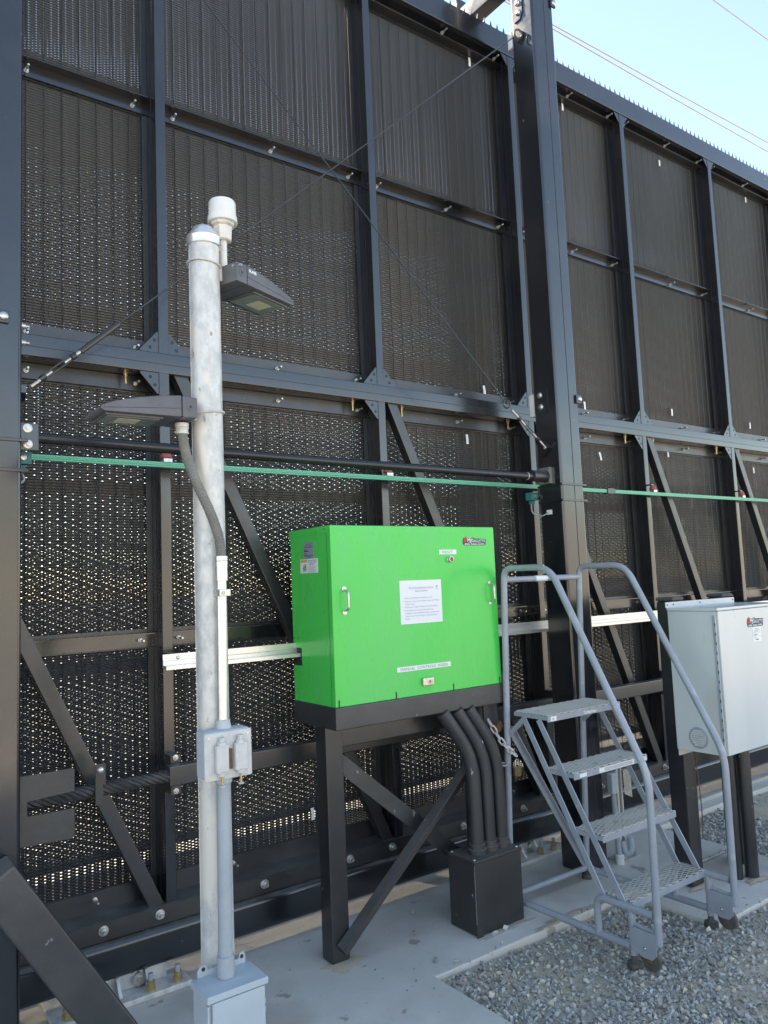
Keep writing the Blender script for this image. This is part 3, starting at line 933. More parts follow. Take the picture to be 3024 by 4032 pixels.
YL = Y0 - 0.0014
pl = flat(2.469, 2.582, 1.794, 1.817, Y0, 0.0012, LABELW, 'reset_label', op, label='white label reading RESET')
lettering(MB(), 'RESET', (2.5255, YL, 1.7985), XX, ZZ, 0.0195, 0.068, 'CENTER').build('lettering', INKGREY, pl)
bt = MB().lathe((2.533, Y0, 1.769), [(0.0165, 0), (0.0165, 0.004), (0.0145, 0.005), (0.0145, 0.019), (0.0105, 0.020)], 18, (0, -1, 0)).build('reset_button', STEEL, op, smooth=True, label='red reset push button')
MB().lathe((2.533, Y0 - 0.0201, 1.769), [(0.0105, 0), (0.0105, 0.0012), (0.009, 0.002)], 16, (0, -1, 0)).build('button_cap', INKRED, bt, smooth=True)
pl = flat(2.180, 2.510, 1.245, 1.2675, Y0, 0.0012, LABELW, 'controls_label', op, label='white label reading MANUAL CONTROLS INSIDE')
lettering(MB(), 'MANUAL  CONTROLS  INSIDE', (2.345, YL, 1.2495), XX, ZZ, 0.0185, 0.29, 'CENTER').build('lettering', INKGREY, pl)
lk = MB().box(2.321, 2.388, Y0 - 0.016, Y0 - 0.0002, 1.169, 1.205).build('lock_plate', STEEL, op, bevel=0.003)
MB().lathe((2.362, Y0 - 0.0162, 1.187), [(0.009, 0), (0.009, 0.002), (0.003, 0.0022), (0.003, 0.0005)], 14, (0, -1, 0)).build('key_cylinder', BRASSY, lk, smooth=True)
MB().box(2.3608, 2.3632, Y0 - 0.0192, Y0 - 0.0184, 1.183, 1.191).build('keyway', INK, lk)
# notice sheet
nt_ = flat(2.214, 2.471, 1.465, 1.671, Y0, 0.0012, PAPER, 'notice_sheet', op, label='printed white notice sheet taped to the green cover')
tx = MB()
lettering(tx, 'Manual Gate Operating Procedures', (2.345, YL, 1.632), XX, ZZ, 0.0112, 0.150, 'CENTER')
tx.box(2.27, 2.42, YL - 0.0001, YL, 1.6295, 1.6303)
lettering(tx, 'Miguel Substation', (2.345, YL, 1.616), XX, ZZ, 0.0112, 0.078, 'CENTER')
yl = 1.584
for bl, s_, w_ in ((1, 'Remove the Manual Control Panel cover', 0.168), (1, 'Step up to the top of the ladder next to the Manual', 0.212), (0, 'Control Panel', 0.058),
                   (1, 'Depress the "Open" Manual Control Pushbutton', 0.2), (1, 'If the gate does not open, then follow the', 0.172),
                   (0, 'Emergency Gate Opening Procedure posted on the', 0.21), (0, 'inside cover of the of the green Manual Control', 0.196), (0, 'Panel', 0.025)):
    lettering(tx, s_, (2.2425, YL, yl), XX, ZZ, 0.0098, w_)
    if bl:
        tx.box(2.2325, 2.235, YL - 0.0001, YL, yl + 0.002, yl + 0.0045)
    yl -= 0.0136 if not bl or s_.startswith('Step') or s_.startswith('If') else 0.0155
tx.build('lettering', INKGREY, nt_)
mk = MB().prism([(2.437, 1.636), (2.447, 1.636), (2.4495, 1.6435), (2.4505, 1.6435), (2.4475, 1.634), (2.4365, 1.634)], YL - 0.0002, YL, 'y')
mk.prism([(2.4385, 1.6375), (2.444, 1.6375), (2.445, 1.642), (2.4395, 1.642)], YL - 0.0002, YL, 'y')
mk.box(2.432, 2.456, YL - 0.0001, YL, 1.6275, 1.6287)
mk.build('emblem', INKGREY, nt_)


def brand_badge(parent, x0, x1, z0, z1, yf):
    """dark plate with red emblem and two lines of lettering, as on the photo"""
    W, H = x1 - x0, z1 - z0
    P = lambda u, w: (x0 + u * W, z0 + w * H)
    y1 = yf - 0.0002
    y0 = yf - 0.0011
    b_ = MB().prism([P(0.0, 0.10), P(0.04, 0.0), P(0.93, 0.0), P(0.99, 0.12), P(0.97, 0.4), P(1.0, 0.5), P(1.0, 0.78), P(0.5, 0.84), P(0.44, 1.0), P(0.39, 0.84),
                     P(0.02, 0.92), P(-0.02, 0.5)], y0, y1, 'y').build('badge', INK, parent, label='maker badge with white lettering and red emblem')
    e0 = y0 - 0.0002
    rd = MB().prism([P(0.0, 0.42), P(0.03, 0.52), P(0.02, 0.72), P(0.05, 0.94), P(0.10, 0.98), P(0.125, 1.12), P(0.14, 0.97), P(0.165, 0.93), P(0.165, 0.5), P(0.12, 0.38), P(0.05, 0.36)], e0 - 0.0003, e0, 'y')
    rd.build('emblem', INKRED, b_)
    lettering(MB(), 'H', (P(0.065, 0)[0], e0 - 0.0005, P(0, 0.55)[1]), XX, ZZ, H * 0.34, W * 0.055).build('emblem_letter', INK, b_)
    lettering(MB(), 'Hy', (P(0.185, 0)[0], e0 - 0.0003, P(0, 0.46)[1]), XX, ZZ, H * 0.66, W * 0.20, bold=True).build('lettering', LABELW, b_)
    lettering(MB(), 'Security', (P(0.39, 0)[0], e0 - 0.0003, P(0, 0.46)[1]), XX, ZZ, H * 0.55, W * 0.58).build('lettering', LABELW, b_)
    sw = MB()
    pts_t, pts_b = [], []
    for k in range(13):
        t = k / 12
        arc = math.sin(math.pi * t)
        pts_t.append(P(0.03 + 0.94 * t, 0.13 + 0.33 * arc))
        pts_b.append(P(0.03 + 0.94 * t, 0.08 + 0.30 * arc))
    sw.prism(pts_t + pts_b[::-1], e0 - 0.0002, e0, 'y')
    sw.build('swoosh', INKBLUE, b_)
    lettering(MB(), 'Simple. Reliable. Secure.', (P(0.05, 0)[0], e0 - 0.0006, P(0, 0.08)[1]), XX, ZZ, H * 0.24, W * 0.86, bold=True).build('lettering', LABELW, b_)


brand_badge(op, 2.632, 2.79, 1.838, 1.880, Y0)
# stickers on the side
XS = X0
SY = Vector((0, -1, 0))           # text on the left side runs towards the front
sk = MB().box(XS - 0.0012, XS - 0.0002, 3.062, 3.161, 1.793, 1.869).build('rating_plate', SILVERL, op, label='silver rating plate on the cabinet side')
t_ = MB()
xt = XS - 0.0014
lettering(t_, 'HySecurity', (xt, 3.135, 1.856), SY, ZZ, 0.011, 0.045)
for z, a, b in ((1.850, 0.02, 0.08), (1.8445, 0.008, 0.095), (1.8415, 0.03, 0.075), (1.835, 0.008, 0.036), (1.8295, 0.008, 0.05), (1.824, 0.008, 0.05), (1.816, 0.008, 0.034), (1.811, 0.008, 0.038), (1.806, 0.01, 0.092), (1.802, 0.012, 0.09), (1.797, 0.035, 0.07)):
    h_ = 0.0045 if z == 1.824 else 0.0016
    t_.box(xt - 0.0002, xt, 3.161 - b, 3.161 - a, z, z + h_)
t_.build('print', INK, sk)
sk = MB().box(XS - 0.0012, XS - 0.0002, 3.031, 3.190, 1.724, 1.790).build('warning_sticker', LABELW, op, label='warning sticker with crush hazard pictogram')
MB().box(xt - 0.0002, xt, 3.127, 3.186, 1.775, 1.788).build('warning_band', INKYEL, sk)
t_ = MB()
lettering(t_, 'WARNING', (xt - 0.0004, 3.172, 1.778), SY, ZZ, 0.009, 0.042)
t_.prism([(3.180, 1.778), (3.175, 1.778), (3.1775, 1.784)], xt - 0.0005, xt - 0.0003, 'x')
for a, b in (((3.165, 1.763), (3.150, 1.752)), ((3.168, 1.732), (3.152, 1.743)), ((3.158, 1.729), (3.149, 1.742))):
    t_.bar((xt, *a), (xt, *b), 0.0035, 0.0003, (1, 0, 0))
t_.box(xt - 0.0002, xt, 3.153, 3.166, 1.742, 1.753).box(xt - 0.0002, xt, 3.136, 3.143, 1.733, 1.765).box(xt - 0.0002, xt, 3.145, 3.149, 1.742, 1.768)
t_.box(xt - 0.0002, xt, 3.124, 3.1245, 1.728, 1.788)
lettering(t_, 'Moving Gate Can Cause', (xt, 3.118, 1.780), SY, ZZ, 0.0075, 0.078, bold=True)
lettering(t_, 'Serious Injury or Death', (xt, 3.118, 1.772), SY, ZZ, 0.0075, 0.076, bold=True)
lettering(t_, 'KEEP CLEAR !', (xt, 3.108, 1.762), SY, ZZ, 0.0085, 0.052, bold=True)
for k in range(7):
    t_.box(xt - 0.0002, xt, 3.045 if k % 3 else 3.06, 3.117, 1.7545 - k * 0.0045, 1.7555 - k * 0.0045)
t_.build('print', INKGREY, sk)

# black base channel, legs, braces
MB().box(X0 - 0.004, X1 + 0.002, Y0 - 0.004, Y1 + 0.002, 1.026, 1.1252).build('base_channel', SCUFFED, op, bevel=0.006)
for x in (1.850, 2.742):
    MB().box(x, x + 0.095, 3.04, 3.13, 0.0005, 1.0255).build('leg', BLACKDULL, op, bevel=0.009)
MB().box(1.9455, 2.7415, 3.05, 3.12, 0.922, 1.0252).build('cross_beam', BLACKDULL, op, bevel=0.006)
MB().bar((1.943, 3.105, 0.86), (2.745, 3.105, 0.19), 0.075, 0.006).build('brace', SCUFFED, op)
b2 = MB()
pA, pB = Vector((1.895, 3.030, 0.055)), Vector((2.745, 3.030, 0.765))
b2.bar(pA, pB, 0.072, 0.006)
d_ = (pB - pA).normalized()
nrm_ = Vector((0, 1, 0)).cross(d_).normalized()
b2.bar(pA - nrm_ * 0.033 + Vector((0, -0.031, 0)), pB - nrm_ * 0.033 + Vector((0, -0.031, 0)), 0.006, 0.056)
b2.build('brace', SCUFFED, op)
sc_ = []
for t, h in ((0.40, 0.0), (0.43, 0.010), (0.50, 0.012), (0.55, 0.006), (0.60, 0.011), (0.66, 0.0), (0.60, -0.007), (0.53, -0.004), (0.46, -0.010)):
    q_ = pA.lerp(pB, t) - nrm_ * (0.020 - h)
    sc_.append((q_.x, q_.z))
MB().prism(sc_, 3.0262, 3.0268, 'y').build('bare_scuff', GALV, op)
MB().prism([(2.755, 1.0255), (2.85, 1.0255), (2.85, 0.90), (2.83, 0.87), (2.755, 0.94)], 2.965, 2.975, 'y').build('chain_bracket', SCUFFED, op)
MB().obox((2.835, 2.955, 0.895), (0.028, 0, 0.022), (0, 0.009, 0), (-0.012, 0, 0.015)).build('bracket_lug', RUST, op)

# ================================================================== PULL BOX WITH THREE CONDUITS
pb = thing('pull_box', 'black steel pull box on the concrete with three black conduits rising from it', 'pull box', (2.66, 2.91, 0))
MB().box(2.505, 2.815, 2.815, 3.005, 0.004, 0.325).build('box_body', CHIPPED, pb, bevel=0.004)
MB().box(2.500, 2.820, 2.810, 3.010, 0.3255, 0.343).build('lid', CHIPPED, pb, bevel=0.004)
for x_, y_ in ((2.52, 2.83), (2.80, 2.83), (2.52, 2.99), (2.80, 2.99)):
    MB().lathe((x_, y_, 0.3432), [(0.007, 0), (0.006, 0.003), (0.001, 0.004)], 10).build('lid_screw', STEEL, pb, smooth=True)
MB().bar((2.5035, 2.8137, 0.06), (2.5035, 2.8137, 0.322), 0.002, 0.0015).build('worn_edge', STEEL, pb)
MB().prism([(2.500, 0.0006), (2.535, 0.0006), (2.535, 0.04), (2.500, 0.06)], 2.808, 2.8145, 'y').build('corner_foot', BLACKDULL, pb)
for k, (xb, yb, xt_) in enumerate(((2.602, 2.895, 2.452), (2.682, 2.895, 2.540), (2.762, 2.895, 2.618))):
    cd = MB().tube(rounded([(xb, yb, 0.35), (xb, yb + 0.005, 0.80), (xt_, yb + 0.04, 1.0257)], 0.24, 10), 0.0345, 18).build('conduit', CHIPPED, pb, smooth=True)
    MB().lathe((xb, yb, 0.3432), [(0.047, 0), (0.047, 0.022), (0.041, 0.024), (0.041, 0.045), (0.037, 0.046)], 20).build('hub', SCUFFED, cd, smooth=True)

# chain and padlock between operator and ladder
chn = thing('lock_chain', 'galvanised chain with brass padlock tying the rolling ladder to the operator', 'chain', (2.80, 2.94, 0.8))


def link_mesh(L2=0.021, W2=0.0108, t=0.0046):
    path = []
    for k in range(20):
        a = 2 * math.pi * k / 20
        cx = (L2 - W2) * (1 if math.cos(a) >= 0 else -1)
        path.append((cx + W2 * math.cos(a), W2 * math.sin(a), 0))
    return MB().tube(path, t, 6, closed=True).mesh('chain_link', CHAINM, smooth=True)


lm = link_mesh()
pa, pz = Vector((2.765, 2.935, 0.935)), Vector((2.862, 2.873, 0.775))
nl = 7
for k in range(nl):
    t = k / (nl - 1)
    p = pa.lerp(pz, t) + Vector((0, 0, -0.018 * math.sin(math.pi * t)))
    d = (pz - pa) + Vector((0, 0, -0.018 * math.pi * math.cos(math.pi * t)))
    q = d.to_track_quat('X', 'Z') @ Matrix.Rotation(R(90 * (k % 2) + 20), 3, 'X').to_quaternion()
    put('chain_link', lm, chn, p, rot=q.to_euler())
for k, p in enumerate(((2.832, 2.928, 0.718), (2.80, 2.95, 0.722))):
    put('chain_link', lm, chn, p, rot=(R(90 * k + 30), 0.1, R(-35)))
lock = MB().prism([(2.846, 0.664), (2.882, 0.664), (2.886, 0.672), (2.886, 0.706), (2.88, 0.714), (2.848, 0.714), (2.842, 0.706), (2.842, 0.672)], 2.848, 2.864, 'y').build('padlock', BRASS, chn, bevel=0.003)
MB().tube(rounded([(2.853, 2.856, 0.712), (2.853, 2.856, 0.748), (2.875, 2.856, 0.748), (2.875, 2.856, 0.712)], 0.012), 0.0035, 6).build('shackle', STEEL, lock, smooth=True)

# ================================================================== LIGHT POLE
PX, PY, PR = 1.021, 2.360, 0.0508
pole = thing('light_pole', 'galvanised round steel light pole standing in front of the gate', 'pole', (PX, PY, 0))
MB().cyl((PX, PY, 0.0005), (PX, PY, 2.84), PR, 32).build('shaft', GALV, pole, smooth=True)
MB().lathe((PX, PY, 2.815), [(PR + 0.0005, 0), (PR + 0.006, 0.002), (PR + 0.006, 0.026), (PR + 0.008, 0.03), (PR - 0.002, 0.045), (PR - 0.015, 0.066), (PR - 0.035, 0.078), (0.002, 0.081)], 32).build('cap', ALU, pole, smooth=True)
MB().tube([(PX - 0.0511, PY + 0.005, 0.4), (PX - 0.0511, PY + 0.005, 2.8)], 0.0012, 5).build('weld_seam', GALV, pole)


def strap(z, x_end):
    s = 1 if x_end > PX else -1
    c = MB().tube([(PX + (PR + 0.004) * math.cos(a) * s, PY + (PR + 0.004) * math.sin(a), z - 0.006 * math.cos(a)) for a in [R(-150 + 300 * k / 24) + math.pi for k in range(25)]], 0.0042, 8).build('clamp_strap', GALV, pole, smooth=True)
    return c


strap(2.752, 2)
strap(2.243, 0)


def luminaire(label, org, ang, text):
    """area light: org is the hinge end on the side towards the viewer, ang the heading of the arm"""
    t = thing('area_light', label, 'lamp', org, None)
    d = Vector((math.cos(ang), math.sin(ang), 0))
    w = Vector((-math.sin(ang), math.cos(ang), 0))
    if w.y < 0:
        w = -w
    O = Vector(org)

    def prof(pts, a, b, name, m_, par, bev=0.004):
        n = len(pts)
        pts = [(s * 0.865, z) for s, z in pts]
        vs = [O + d * s + ZZ * z + w * a for s, z in pts] + [O + d * s + ZZ * z + w * b for s, z in pts]
        fs = [tuple(range(n)), tuple(range(2 * n - 1, n - 1, -1))] + [((i + 1) % n, i, i + n, (i + 1) % n + n) for i in range(n)]
        mb = MB().add(vs, fs)
        me = mb.build(name, m_, par, bevel=bev)
        bm = bmesh.new()
        bm.from_mesh(me.data)
        bmesh.ops.recalc_face_normals(bm, faces=bm.faces)
        bm.to_mesh(me.data)
        bm.free()
        return me
    prof([(0, 0), (0.058, 0), (0.058, 0.068), (0, 0.066)], 0.0, 0.17, 'driver_block', LAMPM, t)
    bd = prof([(0.060, 0.0), (0.335, -0.004), (0.348, 0.004), (0.345, 0.014), (0.30, 0.030), (0.22, 0.048), (0.14, 0.061), (0.060, 0.069)], 0.0, 0.17, 'housing', LAMPM, t)
    prof([(0.062, 0.026), (0.340, 0.006), (0.340, 0.0075), (0.062, 0.0275)], -0.0006, 0.001, 'seam', INK, bd, 0)
    fr = prof([(0.12, -0.0075), (0.325, -0.010), (0.325, -0.003), (0.12, -0.001)], 0.02, 0.15, 'lens_frame', LAMPM, t, 0.002)
    prof([(0.13, -0.0095), (0.317, -0.0118), (0.317, -0.0103), (0.13, -0.008)], 0.03, 0.14, 'lens', GLASS, fr, 0)
    prof([(0.19, -0.0113), (0.27, -0.0123), (0.27, -0.0115), (0.19, -0.0105)], 0.055, 0.115, 'led_board', LED, fr, 0)
    MB().lathe(O + d * 0.024 + ZZ * 0.034, [(0.013, -0.002), (0.013, 0.0008), (0.0125, 0.0012)], 16, -w).build('hinge_screw', LAMPM, t, smooth=True)
    xm = MB()
    c = O + d * 0.024 + ZZ * 0.034 - w * 0.0016
    for a in (R(30), R(120)):
        v = d * math.cos(a) + ZZ * math.sin(a)
        xm.obox(c, v * 0.006, w * 0.0003, v.cross(w) * 0.0012)
    xm.build('screw_slot', INK, t)
    if text:
        sgn = d if d.x > 0 else -d
        lettering(MB(), text, O + d * 0.060 + ZZ * 0.046 - w * 0.0007, sgn, ZZ, 0.0155, 0.036, bold=True).build('lettering', LABELW, t)
    return t, O, d, w


lu, O, d, w = luminaire('grey area light high on the pole pointing away under the white photocell', (1.1, 2.275, 2.69), R(21), 'RAB')
MB().bar((PX + 0.04, PY, 2.728), (1.115, PY + 0.006, 2.728), 0.05, 0.045).build('mounting_arm', GALV, lu, bevel=0.004)
MB().lathe((PX + 0.075, PY - 0.062, 2.745), [(0.008, 0), (0.008, 0.02), (0.005, 0.021), (0.005, 0.034)], 6, (0.6, -0.8, 0)).build('clamp_nut', STEEL, lu)
lu, O, d, w = luminaire('grey area light lower on the pole with flexible conduit below its driver block', (0.953, 2.275, 2.206), R(180), None)
MB().bar((PX - 0.04, PY, 2.24), (0.952, PY, 2.24), 0.05, 0.045).build('mounting_arm', GALV, lu, bevel=0.004)
MB().lathe((PX - 0.065, PY - 0.058, 2.243), [(0.009, 0), (0.009, 0.014), (0.006, 0.0145), (0.006, 0.03)], 6, (-1, -0.3, 0)).build('clamp_nut', STEEL, lu)

# photocell on its stub
pc = thing('photocell', 'white cylindrical photocell on a stub pipe beside the pole cap', 'photocell', (1.103, 2.385, 2.76))
MB().cyl((1.103, 2.385, 2.757), (1.103, 2.385, 2.872), 0.0135, 16).build('stub_pipe', WHITEP, pc, smooth=True)
MB().lathe((1.103, 2.385, 2.866), [(0.026, 0), (0.031, 0.004), (0.033, 0.05), (0.042, 0.056), (0.042, 0.070)], 8).build('socket', GALV, pc)
MB().lathe((1.103, 2.385, 2.931), [(0.049, 0), (0.0515, 0.002), (0.0505, 0.022), (0.0475, 0.024), (0.0465, 0.072), (0.043, 0.079), (0.034, 0.083), (0.002, 0.085)], 28).build('sensor_cap', WHITEP, pc, smooth=True)

# conduit run: flexible part, rigid part
cn = thing('conduit_run', 'flexible and rigid metal conduit running down the front of the light pole', 'conduit', (1.02, 2.28, 1.24))
fp = rounded([(0.927, 2.345, 2.178), (0.931, 2.33, 2.10), (0.953, 2.295, 2.00), (0.99, 2.27, 1.90), (1.020, 2.276, 1.82), (1.024, 2.280, 1.755)], 0.06, 8)
# corrugated surface
pts = [Vector(p) for p in fp]
acc = [0]
for i in range(1, len(pts)):
    acc.append(acc[-1] + (pts[i] - pts[i - 1]).length)
NS = 150
path, rad = [], []
for i in range(NS + 1):
    s = acc[-1] * i / NS
    k = max(j for j in range(len(acc)) if acc[j] <= s + 1e-9)
    k = min(k, len(pts) - 2)
    q = (s - acc[k]) / max(1e-9, acc[k + 1] - acc[k])
    path.append(pts[k].lerp(pts[k + 1], min(1, q)))
    rad.append(0.0155 + (0.0011 if i % 2 else -0.0008))
MB().tube(path, rad, 14).build('flexible_conduit', FLEX, cn, smooth=False)
MB().lathe((0.927, 2.345, 2.20), [(0.022, 0), (0.022, -0.012), (0.019, -0.014), (0.0205, -0.016), (0.0205, -0.034), (0.017, -0.035)], 14).build('connector', GALV, cn, smooth=True)
MB().lathe((1.024, 2.282, 1.69), [(0.018, 0), (0.0205, 0.001), (0.0205, 0.05), (0.0215, 0.051), (0.0215, 0.062), (0.0185, 0.063), (0.0215, 0.064), (0.0215, 0.078), (0.018, 0.08)], 18).build('coupling', ALU, cn, smooth=True)
MB().cyl((1.024, 2.284, 1.692), (1.019, 2.284, 1.235), 0.0172, 18).build('rigid_conduit', ALU, cn, smooth=True, label='bright rigid conduit between coupling and switch box')
MB().box(1.008, 1.046, 2.262, 2.312, 1.642, 1.664).build('pipe_clip', STEEL, cn, bevel=0.002)
MB().lathe((1.022, 2.262, 1.653), [(0.006, 0), (0.006, 0.006), (0.003, 0.0065), (0.003, 0.012)], 6, (0, -1, 0)).build('clip_screw', STEEL, cn)
MB().cyl((1.012, 2.272, 1.094), (1.003, 2.262, 0.514), 0.0215, 18).build('lower_conduit', CONDUITGREY, cn, smooth=True, label='grey painted conduit between switch box and base box')
MB().lathe((1.003, 2.262, 0.514), [(0.026, 0), (0.026, 0.058), (0.023, 0.06)], 18).build('hub', CONDUITGREY, cn, smooth=True)

# switch box
sb = thing('switch_box', 'cast grey double switch box with hinged covers on the light pole', 'switch box', (1.01, 2.27, 1.09))
MB().box(0.940, 1.090, 2.243, 2.3085, 1.094, 1.2345).build('box_body', SWITCHGREY, sb, bevel=0.006)
fc = MB().box(0.936, 1.092, 2.232, 2.2427, 1.090, 1.232).build('face_plate', COVERGREY, sb, bevel=0.007)
MB().lathe((1.019, 2.282, 1.2345), [(0.026, 0), (0.022, 0.022), (0.0225, 0.026)], 16).build('hub', SWITCHGREY, sb, smooth=True)
MB().lathe((1.013, 2.272, 1.0935), [(0.026, 0), (0.0265, -0.018), (0.025, -0.02)], 16).build('hub', SWITCHGREY, sb, smooth=True)
for x in (0.987, 1.048):
    cvr = MB().box(x - 0.021, x + 0.021, 2.212, 2.2318, 1.113, 1.198).build('switch_cover', COVERGREY, sb, bevel=0.007)
    MB().lathe((x, 2.222, 1.198), [(0.014, -0.004), (0.013, 0.006), (0.009, 0.008), (0.009, 0.016), (0.010, 0.0165), (0.010, 0.02)], 14).build('cover_knob', COVERGREY, cvr, smooth=True)
    MB().lathe((x, 2.222, 1.113), [(0.015, 0.004), (0.012, -0.008), (0.009, -0.01)], 14).build('cover_collar', COVERGREY, cvr, smooth=True)
    rod = MB().cyl((x, 2.222, 1.103), (x, 2.222, 1.078), 0.0038, 8).build('plunger', BRASSY, cvr, smooth=True)
    MB().lathe((x, 2.222, 1.0775), [(0.006, 0), (0.0095, -0.002), (0.009, -0.005), (0.004, -0.007)], 10).build('plunger_foot', SWITCHGREY, cvr, smooth=True)
MB().box(1.0105, 1.0245, 2.2285, 2.2317, 1.12, 1.18).build('rust_strip', RUST, sb)
for x, z in ((0.949, 1.218), (1.078, 1.218), (0.949, 1.106), (1.078, 1.106)):
    MB().lathe((x, 2.2319, z), [(0.004, 0), (0.004, 0.0012)], 10, (0, -1, 0)).build('screw', STEEL, sb)

# base box
bb = thing('junction_box', 'grey hinged junction box at the foot of the light pole', 'junction box', (1.005, 2.24, 0))
MB().box(0.916, 1.092, 2.192, 2.305, 0.14, 0.492).build('box_body', BOXGREY, bb, bevel=0.004)
MB().box(0.908, 1.101, 2.178, 2.306, 0.4925, 0.513).build('lid', BOXGREY, bb, bevel=0.003)
MB().box(0.925, 1.090, 2.180, 2.1917, 0.145, 0.490).build('door', BOXGREY, bb, bevel=0.003)
MB().prism([(0.93, 0.5135), (1.085, 0.5135), (1.085, 0.535), (1.08, 0.548), (1.068, 0.548), (1.062, 0.53), (0.962, 0.53), (0.957, 0.546), (0.94, 0.546), (0.93, 0.534)], 2.3005, 2.3045, 'y').build('mounting_flange', BOXGREY, bb)
for x in (0.948, 1.073):
    MB().lathe((x, 2.3003, 0.535), [(0.006, 0), (0.006, 0.001)], 12, (0, -1, 0)).build('flange_hole', INK, bb)
MB().box(0.911, 0.9158, 2.184, 2.198, 0.20, 0.485).build('hinge', SWITCHGREY, bb)
for z in (0.40, 0.425):
    MB().box(1.0925, 1.104, 2.205, 2.213, z, z + 0.018).build('latch', STEEL, bb)
MB().box(0.99, 1.05, 2.22, 2.30, 0.0005, 0.1395).build('pedestal', BOXGREY, bb)

# ================================================================== ROLLING LADDER
ld = thing('rolling_ladder', 'blue-grey four step rolling ladder with expanded metal treads and handrails', 'ladder', (3.155, 2.58, -0.02))
XL, XR = 2.86, 3.45
TR = 0.0165
for X in (XL, XR):
    p = [(X, 2.948, 0.055), (X, 2.876, 1.60), (X, 2.870, 1.714), (X, 2.560, 1.708), (X, 2.078, 0.80), (X, 2.084, 0.11)]
    q = [Vector(p[0])] + rounded(p, 0.085, 7)[1:]
    MB().tube(q, TR, 14).build('handrail', LADDER, ld, smooth=True)
    # base frame of that side
    MB().tube([(X, 2.93, 0.055), (X, 2.225, 0.06)], TR, 12).build('base_tube', LADDER, ld, smooth=True)
    MB().tube(rounded([(X, 2.398, 0.06), (X, 2.398, 0.22), (X, 2.10, 0.222)], 0.05), TR, 12).build('base_hoop', LADDER, ld, smooth=True)
    MB().tube([(X, 2.213, 0.215), (X, 2.213, 0.03)], TR * 0.95, 12).build('front_leg', LADDER, ld, smooth=True)
    s = -1 if X == XL else -1
    MB().prism([(2.207, 0.155), (2.088, 0.155), (2.088, 0.068), (2.108, 0.046), (2.15, 0.044), (2.207, 0.062)], X - 0.006 + s * 0.012, X - 0.002 + s * 0.012, 'x').build('caster_plate', LADDER, ld)
    MB().tube([(X, 2.20, 0.158), (X, 2.09, 0.155)], 0.009, 8).build('caster_rail', LADDER, ld, smooth=True)
    wl = MB().lathe((X - 0.010, 2.128, 0.040), [(0.03, 0), (0.045, 0.003), (0.048, 0.008), (0.048, 0.017), (0.045, 0.022), (0.03, 0.025)], 24, (1, 0, 0)).build('caster', RUBBER, ld, smooth=True)
    MB().lathe((X - 0.0105, 2.128, 0.040), [(0.014, 0), (0.016, 0.001), (0.016, 0.025), (0.012, 0.026)], 16, (1, 0, 0)).build('hub', RUST, wl, smooth=True)
    put('bolt', dome_me, ld, (X - 0.0185, 2.142, 0.083), rot=(0, 0, R(-90)), scale=(0.35, 0.5, 0.35))
    MB().lathe((X, 2.213, -0.022), [(0.032, 0), (0.034, 0.006), (0.032, 0.022), (0.018, 0.024), (0.012, 0.05)], 16).build('foot_pad', RUBBER, ld, smooth=True)
    MB().lathe((X, 2.948, 0.0005), [(0.03, 0), (0.031, 0.004), (0.027, 0.024), (0.017, 0.026), (0.017, 0.04)], 16).build('foot_pad', RUBBER, ld, smooth=True)
    # stringers
    xi = X + (0.0085 if X == XL else -0.0085)
    for a, b in (((2.800, 0.966), (2.362, 0.215)), ((2.697, 0.962), (2.250, 0.215))):
        MB().bar((xi, a[0], a[1]), (xi, b[0], b[1]), 0.030, 0.006, (1, 0, 0)).build('stringer', LADDER, ld)
    MB().bar((xi - 0.003, 2.900, 0.865), (xi - 0.003, 2.805, 0.945), 0.026, 0.005, (1, 0, 0)).build('knee_brace', LADDER, ld)
MB().tube([(XL, 2.874, 1.655), (XR, 2.874, 1.655)], TR * 0.92, 12).build('rear_rail', LADDER, ld, smooth=True)
MB().tube([(XL, 2.946, 0.058), (XR, 2.946, 0.058)], TR * 0.95, 12).build('rear_base_tube', LADDER, ld, smooth=True)
MB().lathe((3.09, 2.874, 1.655), [(0.0156, 0), (0.016, 0.001), (0.016, 0.088), (0.0156, 0.089)], 12, (1, 0, 0)).build('rail_sticker', LABELW, ld, smooth=True)
rb = MB().bar((2.885, 2.915, 0.89), (3.435, 2.945, 0.07), 0.034, 0.004)
rb.bar((2.885, 2.900, 0.905), (3.435, 2.93, 0.085), 0.004, 0.03)
rb.build('rear_brace', LADDER, ld)


def tread_mesh(x0, x1, y0, y1, z):
    """raised expanded metal: diamonds long in x"""
    mb = MB()
    lx, ly = 0.052, 0.0215
    nx = int((x1 - x0) / (lx / 2))
    lx = (x1 - x0) / nx * 2
    ny = max(2, int((y1 - y0) / (ly / 2)))
    hy = (y1 - y0) / ny
    w, h = 0.0016, 0.0022
    for k in range(ny):
        yc = y0 + (k + 0.5) * hy
        top = []
        for i in range(nx + 1):
            s = (1 if i % 2 else -1) * (1 if k % 2 else -1)
            top.append((x0 + i * lx / 2, yc + s * hy * 0.46))
        vs, fs = [], []
        for (x, y) in top:
            vs += [(x, y - w, z - h), (x, y - w, z + h * 1.3), (x, y + w, z + h * 0.2), (x, y + w, z - h)]
        for i in range(nx):
            for c in range(4):
                c2 = (c + 1) % 4
                fs.append((i * 4 + c, i * 4 + c2, i * 4 + 4 + c2, i * 4 + 4 + c))
        mb.add(vs, fs)
    return mb


